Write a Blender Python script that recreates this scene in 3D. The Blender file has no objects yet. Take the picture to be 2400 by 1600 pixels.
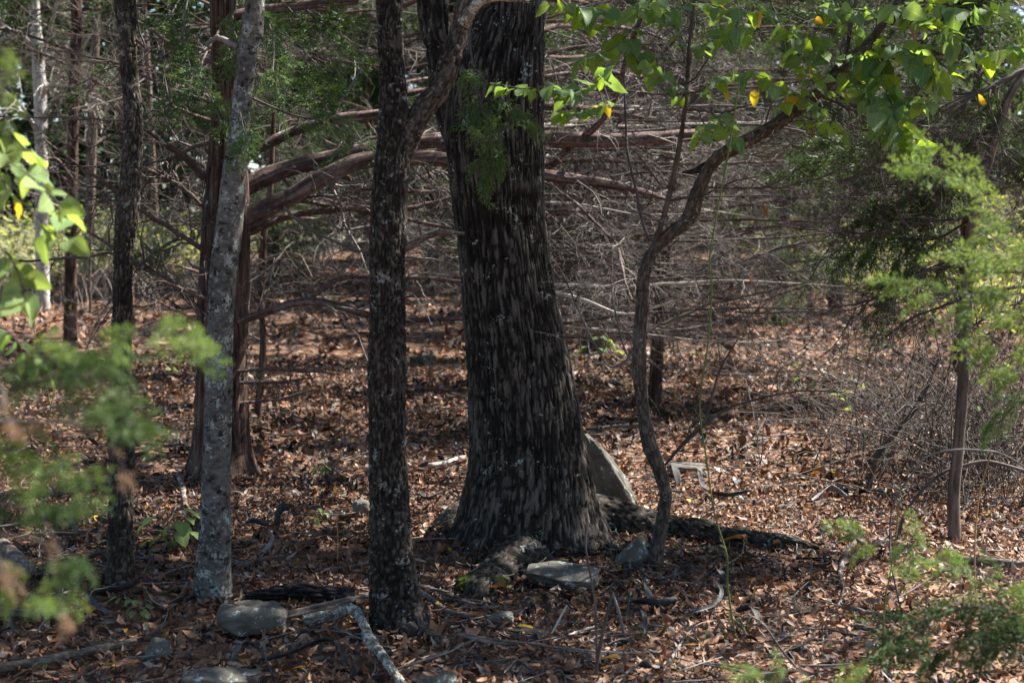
import bpy, math, random
import numpy as np
from mathutils import Vector, Matrix

# ------------------------------------------------------------------ camera, sky, sun, exposure
SC = bpy.context.scene
COL = SC.collection
LENS, PITCH, CAMZ = 50.0, math.radians(3.93), 1.6
F = LENS / 36.0 * 2400.0
cam_d = bpy.data.cameras.new('camera'); cam = bpy.data.objects.new('camera', cam_d); COL.objects.link(cam)
cam.location = (0, 0, CAMZ); cam.rotation_euler = (math.pi / 2 - PITCH, 0, 0)
cam_d.lens = LENS; cam_d.sensor_width = 36; cam_d.clip_start = 0.1; cam_d.clip_end = 600
cam_d.dof.use_dof = True; cam_d.dof.focus_distance = 7.0; cam_d.dof.aperture_fstop = 3.4
SC.camera = cam
SUN_AZ, SUN_EL = math.radians(62), math.radians(50)      # azimuth from +Y towards +X
S = Vector((math.sin(SUN_AZ) * math.cos(SUN_EL), math.cos(SUN_AZ) * math.cos(SUN_EL), math.sin(SUN_EL)))
W = bpy.data.worlds.new('World'); SC.world = W; W.use_nodes = True
wn = W.node_tree.nodes; wn.clear()
sky = wn.new('ShaderNodeTexSky'); sky.sky_type = 'NISHITA'; sky.sun_disc = False
sky.sun_elevation = SUN_EL; sky.sun_rotation = SUN_AZ
bg = wn.new('ShaderNodeBackground'); bg.inputs[1].default_value = 0.055
wo = wn.new('ShaderNodeOutputWorld')
W.node_tree.links.new(sky.outputs[0], bg.inputs[0]); W.node_tree.links.new(bg.outputs[0], wo.inputs[0])
sun_d = bpy.data.lights.new('sun', 'SUN'); sun_d.energy = 5.0; sun_d.angle = math.radians(0.53); sun_d.color = (1, 0.95, 0.87)
sun = bpy.data.objects.new('sun', sun_d); COL.objects.link(sun)
sun.rotation_euler = S.to_track_quat('Z', 'Y').to_euler(); sun.location = (20, 10, 30)
vs = SC.view_settings
vs.view_transform = 'Standard'; vs.look = 'None'; vs.exposure = 2.25; vs.gamma = 1; vs.use_curve_mapping = False
SC.cycles.use_denoising = True
SC.cycles.max_bounces = 6; SC.cycles.diffuse_bounces = 3; SC.cycles.transmission_bounces = 4
SC.cycles.glossy_bounces = 2; SC.cycles.transparent_max_bounces = 4
SC.cycles.caustics_reflective = False; SC.cycles.caustics_refractive = False

RNG = np.random.default_rng(7)
R = random.Random(5)

# ------------------------------------------------------------------ noise
def _hash(ix, iy, iz, seed):
    h = (ix.astype(np.uint32) * np.uint32(374761393) + iy.astype(np.uint32) * np.uint32(668265263)
         + iz.astype(np.uint32) * np.uint32(2147483647) + np.uint32(seed * 974711 % 4294967291))
    h = (h ^ (h >> np.uint32(13))) * np.uint32(1274126177)
    h = (h ^ (h >> np.uint32(15))) * np.uint32(2246822519)
    h = h ^ (h >> np.uint32(16))
    return (h & np.uint32(0xFFFFFF)).astype(np.float64) / 16777215.0
def vnoise(x, y, z, seed=0):
    x, y, z = np.broadcast_arrays(np.asarray(x, float), np.asarray(y, float), np.asarray(z, float))
    fx, fy, fz = np.floor(x), np.floor(y), np.floor(z)
    ix, iy, iz = fx.astype(np.int64) & 0xFFFF, fy.astype(np.int64) & 0xFFFF, fz.astype(np.int64) & 0xFFFF
    u, v, w = x - fx, y - fy, z - fz
    u, v, w = u * u * (3 - 2 * u), v * v * (3 - 2 * v), w * w * (3 - 2 * w)
    def h(a, b, c): return _hash((ix + a) & 0xFFFF, (iy + b) & 0xFFFF, (iz + c) & 0xFFFF, seed)
    x00 = h(0,0,0) * (1-u) + h(1,0,0) * u; x10 = h(0,1,0) * (1-u) + h(1,1,0) * u
    x01 = h(0,0,1) * (1-u) + h(1,0,1) * u; x11 = h(0,1,1) * (1-u) + h(1,1,1) * u
    return (x00 * (1-v) + x10 * v) * (1-w) + (x01 * (1-v) + x11 * v) * w
def fbm(x, y, z, seed=0, octs=3):
    t, a, n = 0, 1.0, 0
    for i in range(octs):
        t = t + a * vnoise(x * 2**i, y * 2**i, z * 2**i, seed + i * 17); n += a; a *= .5
    return t / n
def sstep(a, b, x):
    t = np.clip((x - a) / (b - a), 0, 1); return t * t * (3 - 2 * t)

# ------------------------------------------------------------------ the lie of the land, picture -> place
OAK = (0.05, 7.75)
def gz(x, y):
    x = np.asarray(x, float); y = np.asarray(y, float)
    z = 0.10 * (vnoise(x * .45, y * .45, 0, 3) - .5) + 0.05 * (vnoise(x * 1.3, y * 1.3, 0, 4) - .5)
    z = z * np.clip((np.hypot(x, y) - 1) / 6, .2, 1)
    z = z + 0.05 * np.exp(-((x - OAK[0])**2 + (y - OAK[1])**2) / .7)
    r_ = np.minimum(y, 46) - 9; z = z + .045 * (np.sqrt(r_ * r_ + 4) + r_) / 2
    return z
CP, SP = math.cos(PITCH), math.sin(PITCH)
def ray(px, py):
    u, v = (px - 1200) / F, -(py - 800) / F
    return np.array([u, CP + v * SP, -SP + v * CP])
def PY(px, py, Y):                      # the point seen at (px, py) on the upright plane y = Y
    r = ray(px, py); return np.array([0, 0, CAMZ]) + r * (Y / r[1])
def G(px, py):                          # the ground point seen at (px, py)
    r = ray(px, py); ds = np.geomspace(2.5, 90, 900); f = CAMZ + r[2] * ds - gz(r[0] * ds, r[1] * ds); i = int(np.argmax(f < 0)) or len(ds) - 1
    d = ds[i-1] + (ds[i] - ds[i-1]) * f[i-1] / (f[i-1] - f[i]); p = r * d; return np.array([p[0], p[1], float(gz(p[0], p[1]))])
def m_px(w, Y): return w / F * Y        # metres that w pixels measure at distance Y

# ------------------------------------------------------------------ mesh and object helpers
def mesh(name, V, quads=None, tris=None, attrs=None, smooth=True, mats=(), matidx=None, uv=None):
    V = np.asarray(V, np.float32).reshape(-1, 3)
    q = np.asarray(quads if quads is not None else np.zeros((0, 4)), np.int32).reshape(-1, 4)
    t = np.asarray(tris if tris is not None else np.zeros((0, 3)), np.int32).reshape(-1, 3)
    me = bpy.data.meshes.new(name)
    me.vertices.add(len(V)); me.vertices.foreach_set('co', V.ravel())
    loops = np.concatenate([q.ravel(), t.ravel()]).astype(np.int32)
    me.loops.add(len(loops)); me.loops.foreach_set('vertex_index', loops)
    tot = np.concatenate([np.full(len(q), 4, np.int32), np.full(len(t), 3, np.int32)])
    st = np.concatenate([[0], np.cumsum(tot)[:-1]]).astype(np.int32) if len(tot) else np.zeros(0, np.int32)
    me.polygons.add(len(tot)); me.polygons.foreach_set('loop_start', st)
    me.polygons.foreach_set('use_smooth', np.full(len(tot), smooth))
    if matidx is not None: me.polygons.foreach_set('material_index', np.asarray(matidx, np.int32))
    for k, a in (attrs or {}).items():
        at = me.attributes.new(k, 'FLOAT', 'POINT'); at.data.foreach_set('value', np.asarray(a, np.float32).ravel())
    if uv is not None:
        l = me.uv_layers.new(name='UVMap'); l.data.foreach_set('uv', np.asarray(uv, np.float32)[loops].ravel())
    for m in mats: me.materials.append(m)
    me.update(calc_edges=True)
    return me
def obj(name, me, parent=None, loc=None, rot=None, scale=None):
    o = bpy.data.objects.new(name, me); COL.objects.link(o)
    if parent is not None: o.parent = parent
    if loc is not None: o.location = loc
    if rot is not None: o.rotation_euler = rot
    if scale is not None: o.scale = scale if hasattr(scale, '__len__') else (scale,) * 3
    return o
def tag(o, label, cat, group=None):
    o['label'] = label; o['category'] = cat
    if group: o['group'] = group
    return o
def thing(name, label, cat, loc, group=None):
    o = bpy.data.objects.new(name, None); COL.objects.link(o); o.location = loc; o.empty_display_size = .1
    return tag(o, label, cat, group)
def place(o, parent, M):                # part with a full matrix, given in the parent's space
    o.parent = parent; o.matrix_basis = M; return o
def norm(v): return v / np.maximum(np.linalg.norm(v, axis=-1, keepdims=True), 1e-9)

def catmull(pts, per=8):
    P = np.asarray(pts, float)
    if len(P) == 2: return P[0] + (P[1] - P[0]) * np.linspace(0, 1, per + 1)[:, None]
    Q = np.vstack([2 * P[0] - P[1], P, 2 * P[-1] - P[-2]]); out = []
    for i in range(1, len(Q) - 2):
        t = np.linspace(0, 1, per, endpoint=False)[:, None]
        a, b, c, d = Q[i-1], Q[i], Q[i+1], Q[i+2]
        out.append(.5 * (2*b + (c-a)*t + (2*a-5*b+4*c-d)*t*t + (3*b-a-3*c+d)*t**3))
    out.append(P[-1:]); return np.vstack(out)
def resample(path, s):                  # values of a polyline (N,k) at arc lengths s; first 3 columns are the place
    d = np.concatenate([[0], np.cumsum(np.linalg.norm(np.diff(path[:, :3], axis=0), axis=1))])
    return np.stack([np.interp(s, d, path[:, k]) for k in range(path.shape[1])], 1)
def plen(path): return float(np.linalg.norm(np.diff(path[:, :3], axis=0), axis=1).sum())

def tubes(paths, radii, sides=4, rng=RNG, closed=False):
    paths = np.asarray(paths, float); radii = np.asarray(radii, float)
    T, N, _ = paths.shape
    tan = norm(np.gradient(paths, axis=1)); md = norm(paths[:, -1] - paths[:, 0] + 1e-6)
    ref = norm(np.cross(md, rng.normal(size=(T, 3))))[:, None, :]
    U = norm(np.cross(tan, ref)); Wv = np.cross(tan, U)
    a = np.arange(sides) * 2 * np.pi / sides
    V = paths[:, :, None] + radii[:, :, None, None] * (np.cos(a)[None, None, :, None] * U[:, :, None] + np.sin(a)[None, None, :, None] * Wv[:, :, None])
    idx = np.arange(T * N * sides).reshape(T, N, sides)
    A, B = idx[:, :-1], idx[:, 1:]
    q = np.stack([A, np.roll(A, -1, 2), np.roll(B, -1, 2), B], -1).reshape(-1, 4)
    return V.reshape(-1, 3), q
def sprout(paths, radii, per, length, ang, bend, rng=RNG, N=7, rfac=.55, tmin=.12, jitter=.05, up=0., rmin=.0006):
    paths = np.asarray(paths, float); radii = np.asarray(radii, float); T, M, _ = paths.shape
    k = np.repeat(np.arange(T), per); n = len(k)
    t = tmin + (1 - tmin) * rng.random(n); f = t * (M - 1); i = np.minimum(f.astype(int), M - 2); u = (f - i)[:, None]
    base = paths[k, i] * (1-u) + paths[k, i+1] * u
    r0 = (radii[k, i] * (1-u[:, 0]) + radii[k, i+1] * u[:, 0])
    tan = norm(paths[k, i+1] - paths[k, i]); perp = norm(np.cross(tan, rng.normal(size=(n, 3))))
    perp[:, 2] = perp[:, 2] * .7 + up; perp = norm(perp)
    a = rng.uniform(ang[0], ang[1], n)[:, None]; d = tan * np.cos(a) + perp * np.sin(a)
    L = rng.uniform(length[0], length[1], n) * (1.1 - .6 * t); s = np.linspace(0, 1, N)[None, :, None]
    bv = rng.normal(size=(n, 1, 3)) * bend + np.array([0, 0, -.12])
    P = base[:, None] + d[:, None] * L[:, None, None] * s + bv * L[:, None, None] * s * s
    jit = np.cumsum(rng.normal(size=(n, N, 3)), axis=1) * jitter * L[:, None, None] / N; jit[:, 0] = 0
    P = P + jit
    rr = np.maximum(np.minimum(r0 * rfac, L * .014 + .0012), rmin)[:, None] * np.linspace(1, .35, N)[None]
    return P, rr

# ------------------------------------------------------------------ materials
def new_mat(name):
    m = bpy.data.materials.new(name); m.use_nodes = True; n = m.node_tree.nodes; n.clear()
    return m, n, m.node_tree.links
def ramp(n, stops):
    r = n.new('ShaderNodeValToRGB'); e = r.color_ramp.elements
    while len(e) > 1: e.remove(e[-1])
    e[0].position = stops[0][0]; e[0].color = (*stops[0][1], 1)
    for p, c in stops[1:]:
        x = e.new(p); x.color = (*c, 1)
    return r
def noise(n, l, scale, detail=4, vec=None, rough=.6):
    t = n.new('ShaderNodeTexNoise'); t.inputs['Scale'].default_value = scale; t.inputs['Detail'].default_value = detail
    t.inputs['Roughness'].default_value = rough
    if vec is not None: l.new(vec, t.inputs['Vector'])
    return t
def mapping(n, l, vec, sc):
    m = n.new('ShaderNodeMapping'); m.inputs['Scale'].default_value = sc; l.new(vec, m.inputs['Vector']); return m.outputs[0]
def mathn(n, l, op, a, b=None, clamp=False):
    m = n.new('ShaderNodeMath'); m.operation = op; m.use_clamp = clamp
    for i, x in enumerate((a, b)):
        if x is None: continue
        if isinstance(x, (int, float)): m.inputs[i].default_value = x
        else: l.new(x, m.inputs[i])
    return m.outputs[0]
def mixc(n, l, fac, a, b):
    m = n.new('ShaderNodeMix'); m.data_type = 'RGBA'
    for s, x in ((m.inputs['Factor'], fac), (m.inputs['A'], a), (m.inputs['B'], b)):
        if isinstance(x, (int, float)): s.default_value = x
        elif isinstance(x, tuple): s.default_value = (*x, 1)
        else: l.new(x, s)
    return m.outputs['Result']
def mrange(n, l, x, a, b):
    m = n.new('ShaderNodeMapRange'); m.inputs[1].default_value = a; m.inputs[2].default_value = b; m.clamp = True
    l.new(x, m.inputs[0]); return m.outputs[0]
def finish(m, n, l, color, rough=.85, bump=None, spec=.25, trans=0., tcol=None, bdist=.004, bstr=.6):
    p = n.new('ShaderNodeBsdfPrincipled'); p.inputs['Roughness'].default_value = rough
    p.inputs['Specular IOR Level'].default_value = spec
    l.new(color, p.inputs['Base Color'])
    if bump is not None:
        b = n.new('ShaderNodeBump'); b.inputs['Strength'].default_value = bstr; b.inputs['Distance'].default_value = bdist
        l.new(bump, b.inputs['Height']); l.new(b.outputs[0], p.inputs['Normal'])
    o = n.new('ShaderNodeOutputMaterial'); out = p.outputs[0]
    if trans > 0:
        t = n.new('ShaderNodeBsdfTranslucent'); l.new(tcol if tcol is not None else color, t.inputs[0])
        mx = n.new('ShaderNodeMixShader'); mx.inputs[0].default_value = trans
        l.new(p.outputs[0], mx.inputs[1]); l.new(t.outputs[0], mx.inputs[2]); out = mx.outputs[0]
    l.new(out, o.inputs[0]); return m
def bark(name, dark, mid, light, lichen=(.42, .46, .42), cover=.0, lscale=9, stretch=4, fleck=0., moss=0., bumpscale=140, spots=0.):
    m, n, l = new_mat(name)
    tc = n.new('ShaderNodeTexCoord').outputs['Object']
    h = n.new('ShaderNodeAttribute'); h.attribute_name = 'h'
    v = mapping(n, l, tc, (1, 1, 1 / stretch))
    n1 = noise(n, l, 38, 5, v); n2 = noise(n, l, 5, 3, tc)
    x = mathn(n, l, 'ADD', mathn(n, l, 'MULTIPLY', h.outputs['Fac'], .5), mathn(n, l, 'MULTIPLY', n1.outputs['Fac'], .75))
    x = mathn(n, l, 'ADD', x, mathn(n, l, 'MULTIPLY', mathn(n, l, 'SUBTRACT', n2.outputs['Fac'], .5), .5))
    c = ramp(n, [(.30, dark), (.62, mid), (.95, light)]); l.new(x, c.inputs[0]); col = c.outputs[0]
    if fleck:
        f = noise(n, l, 70, 3, mapping(n, l, tc, (1, 1, .45))); k = mathn(n, l, 'MULTIPLY', mrange(n, l, f.outputs['Fac'], .60, .70), fleck)
        k = mathn(n, l, 'MULTIPLY', k, mrange(n, l, h.outputs['Fac'], .45, .9))
        col = mixc(n, l, k, col, tuple(min(1, q * 1.7) for q in light))
    if cover:
        a = noise(n, l, lscale, 6, tc, .72); b = noise(n, l, lscale * 7, 3, tc)
        k = mathn(n, l, 'ADD', a.outputs['Fac'], mathn(n, l, 'MULTIPLY', mathn(n, l, 'SUBTRACT', b.outputs['Fac'], .5), .5))
        k = mathn(n, l, 'MULTIPLY', mrange(n, l, k, .66 - cover * .22, .72 - cover * .2), .85)
        col = mixc(n, l, k, col, mixc(n, l, noise(n, l, 30, 2, tc).outputs['Fac'], tuple(q * .55 for q in lichen), lichen))
        w = noise(n, l, 4.5, 5, mapping(n, l, tc, (1, 1, .5)), .7); k = mathn(n, l, 'MULTIPLY', mrange(n, l, w.outputs['Fac'], .58, .68), .25)
        col = mixc(n, l, mathn(n, l, 'MULTIPLY', k, h.outputs['Fac']), col, (.14, .10, .07))
    if spots:
        a = noise(n, l, 24, 3, tc); k = mathn(n, l, 'MULTIPLY', mrange(n, l, a.outputs['Fac'], .60, .66), spots); col = mixc(n, l, k, col, (.012, .010, .009))
    if moss:
        g = n.new('ShaderNodeNewGeometry'); sx = n.new('ShaderNodeSeparateXYZ'); l.new(g.outputs['Normal'], sx.inputs[0])
        k = mathn(n, l, 'ADD', mathn(n, l, 'MULTIPLY', sx.outputs[2], .5), noise(n, l, 6, 4, tc).outputs['Fac'])
        k = mrange(n, l, k, 1.0 - moss, 1.1 - moss)
        col = mixc(n, l, k, col, mixc(n, l, noise(n, l, 120, 3, tc).outputs['Fac'], (.012, .022, .004), (.07, .085, .016)))
    bn = noise(n, l, bumpscale, 4, v)
    return finish(m, n, l, col, .95, bn.outputs['Fac'], .06)
def plain(name, a, b, scale=30, rough=.85, spec=.2, stretch=(1, 1, 1), trans=0, bdist=.003, rnd=0.):
    m, n, l = new_mat(name); tc = n.new('ShaderNodeTexCoord').outputs['Object']
    t = noise(n, l, scale, 5, mapping(n, l, tc, stretch)); f = t.outputs['Fac']
    f = mrange(n, l, f, .3, .7)
    if rnd:
        oi = n.new('ShaderNodeObjectInfo'); f = mathn(n, l, 'ADD', f, mathn(n, l, 'MULTIPLY', mathn(n, l, 'SUBTRACT', oi.outputs['Random'], .5), rnd), True)
    return finish(m, n, l, mixc(n, l, f, a, b), rough, t.outputs['Fac'], spec, trans, bdist=bdist)

M = {}
M['oak'] = bark('oak_bark', (.006, .005, .0045), (.022, .019, .0165), (.10, .089, .077), cover=.12, lscale=9, stretch=5, fleck=1.)
M['oak_root'] = bark('oak_root_bark', (.006, .005, .0045), (.026, .022, .0185), (.095, .084, .072), cover=.12, lscale=7, stretch=1.2, fleck=.6)
M['moss'] = plain('moss', (.012, .02, .004), (.075, .085, .018), 45, 1., .05, bdist=.012)
M['rough'] = bark('dark_scaly_bark', (.005, .0045, .004), (.019, .0165, .014), (.08, .07, .058), lichen=(.26, .265, .25), cover=.28, lscale=11, stretch=1.6, fleck=.9)
M['scab'] = bark('scabby_bark', (.009, .008, .0065), (.032, .028, .023), (.115, .097, .078), lichen=(.25, .255, .22), cover=.26, lscale=10, stretch=2, fleck=.7)
M['grey'] = bark('grey_lichen_bark', (.018, .016, .014), (.07, .066, .06), (.165, .158, .146), lichen=(.36, .41, .385), cover=.5, lscale=16, stretch=.6, fleck=0, spots=.85)
M['cedar'] = bark('shaggy_cedar_bark', (.012, .008, .007), (.048, .031, .025), (.13, .088, .072), cover=.04, stretch=12, fleck=.2)
M['limb'] = bark('cedar_limb_bark', (.022, .016, .014), (.078, .054, .048), (.21, .158, .146), cover=.12, stretch=1, fleck=.3)
M['sapling'] = bark('sapling_bark', (.018, .015, .012), (.06, .05, .042), (.15, .125, .10), cover=.12, stretch=3, fleck=.4)
M['thin'] = bark('thin_tree_bark', (.035, .026, .02), (.10, .078, .062), (.19, .155, .125), cover=.1, stretch=4, fleck=.2)
M['pale'] = bark('bleached_bark', (.10, .095, .09), (.26, .25, .24), (.45, .44, .42), cover=.2, stretch=2)
M['lichen_log'] = bark('lichen_crusted_bark', (.03, .025, .02), (.10, .085, .07), (.2, .18, .155), lichen=(.5, .53, .46), cover=.75, lscale=14, stretch=1)
M['crust'] = bark('crusted_bark', (.008, .007, .006), (.035, .029, .024), (.12, .098, .078), lichen=(.22, .18, .145), cover=.42, lscale=12, stretch=1.2, fleck=.6)
M['log'] = bark('weathered_log', (.03, .024, .02), (.10, .08, .066), (.22, .185, .16), cover=.15, stretch=1)
M['char'] = bark('charred_wood', (.004, .004, .004), (.014, .013, .013), (.07, .06, .055), stretch=1)
M['twig'] = plain('dead_twig', (.024, .019, .017), (.235, .208, .192), 3.5, .8, .25, rnd=.5)
M['twig_dark'] = plain('dark_twig', (.03, .024, .021), (.10, .08, .07), 14, .8, .25)
M['twig_pale'] = plain('pale_stem', (.26, .23, .2), (.55, .5, .44), 12, .8)
M['twig_tan'] = plain('tan_stem', (.22, .13, .06), (.4, .26, .13), 12, .8)
M['vine'] = plain('green_vine', (.05, .075, .018), (.12, .15, .04), 10, .6)
M['pod'] = plain('seed_pod', (.008, .008, .009), (.036, .034, .037), 40, .6, .25, bdist=.004, rnd=.5)
M['pod_pale'] = plain('weathered_pod', (.10, .095, .105), (.25, .235, .25), 40, .65, .2)
M['soil'] = None

def rock_mat(name, a, b, cover):
    m, n, l = new_mat(name); tc = n.new('ShaderNodeTexCoord').outputs['Object']
    t = noise(n, l, 9, 8, tc, .7); t2 = noise(n, l, 60, 4, tc)
    c = mixc(n, l, mrange(n, l, t.outputs['Fac'], .3, .7), a, b)
    k = mathn(n, l, 'MULTIPLY', mrange(n, l, noise(n, l, 22, 6, tc, .75).outputs['Fac'], .68 - cover * .2, .72 - cover * .18), .75)
    c = mixc(n, l, k, c, (.40, .46, .42))
    g = mrange(n, l, noise(n, l, 5, 4, tc).outputs['Fac'], .6, .75)
    c = mixc(n, l, mathn(n, l, 'MULTIPLY', g, .5), c, (.05, .052, .028))
    return finish(m, n, l, c, .9, t2.outputs['Fac'], .2, bdist=.006)
M['rock'] = rock_mat('lichened_rock', (.04, .037, .03), (.12, .112, .095), .5)
M['rock_bare'] = rock_mat('bare_rock', (.05, .044, .038), (.14, .125, .11), .2)

# leaf litter: each fallen leaf keeps its own tint
m, n, l = new_mat('leaf_litter'); at = n.new('ShaderNodeAttribute'); at.attribute_name = 'tint'
c = ramp(n, [(0, (.014, .010, .008)), (.14, (.035, .022, .016)), (.3, (.070, .032, .017)), (.48, (.145, .060, .028)), (.64, (.225, .103, .05)),
             (.78, (.33, .175, .098)), (.9, (.42, .28, .19)), (.965, (.20, .17, .15)), (.985, (.34, .12, .03)), (1, (.44, .27, .04))])
l.new(at.outputs['Fac'], c.inputs[0])
tc = n.new('ShaderNodeTexCoord').outputs['Object']; t = noise(n, l, 70, 3, tc)
col = mixc(n, l, mathn(n, l, 'MULTIPLY', mrange(n, l, t.outputs['Fac'], .35, .7), .45), c.outputs[0], (.035, .022, .016))
M['litter'] = finish(m, n, l, col, .62, None, .35, .12)
m, n, l = new_mat('forest_floor'); tc = n.new('ShaderNodeTexCoord').outputs['Object']
vor = n.new('ShaderNodeTexVoronoi'); vor.inputs['Scale'].default_value = 14; l.new(tc, vor.inputs['Vector'])
sx = n.new('ShaderNodeSeparateColor'); l.new(vor.outputs['Color'], sx.inputs[0])
c = ramp(n, [(0, (.03, .02, .015)), (.35, (.075, .042, .028)), (.7, (.15, .08, .05)), (1, (.24, .15, .10))]); l.new(sx.outputs[0], c.inputs[0])
t = noise(n, l, .35, 4, tc)
M['ground'] = finish(m, n, l, mixc(n, l, mathn(n, l, 'MULTIPLY', mrange(n, l, t.outputs['Fac'], .4, .7), .5), c.outputs[0], (.05, .034, .026)), .95, vor.outputs['Distance'], .1, bdist=.02)

def leafmat(name, a, b, trans=.45, vein=True, rough=.6, tc_gain=1.5, spec=.2):
    m, n, l = new_mat(name); oi = n.new('ShaderNodeObjectInfo'); tc = n.new('ShaderNodeTexCoord')
    col = mixc(n, l, oi.outputs['Random'], a, b)
    t = noise(n, l, 30, 4, tc.outputs['Object']); col = mixc(n, l, mathn(n, l, 'MULTIPLY', mrange(n, l, t.outputs['Fac'], .55, .75), .35), col, tuple(q * .5 for q in a))
    bump = None
    if vein:
        s = n.new('ShaderNodeSeparateXYZ'); l.new(tc.outputs['UV'], s.inputs[0])
        av = mathn(n, l, 'ABSOLUTE', mathn(n, l, 'SUBTRACT', s.outputs[1], .5))
        w = mathn(n, l, 'SINE', mathn(n, l, 'MULTIPLY', mathn(n, l, 'SUBTRACT', s.outputs[0], mathn(n, l, 'MULTIPLY', av, .55)), 62))
        k = mrange(n, l, w, .72, 1.); k2 = mrange(n, l, av, .035, .012); k = mathn(n, l, 'MAXIMUM', mathn(n, l, 'MULTIPLY', k, .5), k2)
        col = mixc(n, l, mathn(n, l, 'MULTIPLY', k, .45), col, tuple(min(1, q * 1.8 + .03) for q in b)); bump = w
    g = n.new('ShaderNodeMix'); g.data_type = 'RGBA'; g.blend_type = 'MULTIPLY'; g.inputs['Factor'].default_value = 1; l.new(col, g.inputs['A']); g.inputs['B'].default_value = (tc_gain * 1.25, tc_gain * 1.1, tc_gain * .5, 1)
    return finish(m, n, l, col, rough, bump, spec, trans, g.outputs['Result'], bdist=.001, bstr=.4)
M['leaf'] = leafmat('green_leaf', (.075, .15, .05), (.13, .205, .075), .5, spec=.3)
M['leaf_lime_glow'] = leafmat('lime_glow_leaf', (.11, .20, .03), (.17, .25, .04), .62)  # brighter, yellower copy of the green leaf: backlit glow put into its colour
M['leaf_yellow'] = leafmat('yellow_leaf', (.30, .26, .03), (.38, .22, .02))
M['leaf_brown'] = leafmat('dry_leaf', (.16, .07, .03), (.27, .15, .085), .25, rough=.7)
M['leaf_pale'] = leafmat('pale_leaf', (.12, .20, .07), (.19, .26, .10), spec=.12)
M['crown'] = leafmat('crown_leaf', (.045, .085, .022), (.085, .13, .03), .4, False)
M['bush'] = leafmat('underbrush_leaf', (.15, .19, .09), (.25, .28, .14), .4, False)
M['juniper'] = leafmat('juniper_scale', (.035, .075, .024), (.06, .10, .03), .2, False, .6, 1.2)
M['juniper_bright'] = leafmat('juniper_young', (.12, .20, .06), (.18, .26, .075), .35, False, .6, 1.1)
M['juniper_mid'] = leafmat('juniper_open', (.06, .12, .04), (.10, .16, .05), .25, False, .6, 1.2)
M['juniper_dead'] = leafmat('juniper_dead', (.20, .12, .07), (.34, .24, .16), .2, False, .8, 1)
M['grass'] = leafmat('grass_blade', (.07, .13, .03), (.12, .18, .045), .35, False)

# ------------------------------------------------------------------ ground
def axis(lo, hi, n, k=2.2):
    t = np.linspace(-1, 1, n); return np.where(t < 0, -lo, hi) * 0 + np.sign(t) * np.abs(t)**k * np.where(t < 0, abs(lo), hi)
gx = axis(-160, 160, 150); gy = 8 + axis(-170, 260, 170)
X, Y = np.meshgrid(gx, gy)
V = np.stack([X, Y, gz(X, Y)], -1).reshape(-1, 3); i = np.arange(len(gx) * len(gy)).reshape(len(gy), len(gx))
q = np.stack([i[:-1, :-1], i[:-1, 1:], i[1:, 1:], i[1:, :-1]], -1).reshape(-1, 4)
ground = obj('ground', mesh('ground', V, q, mats=[M['ground']])); ground['kind'] = 'structure'

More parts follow.
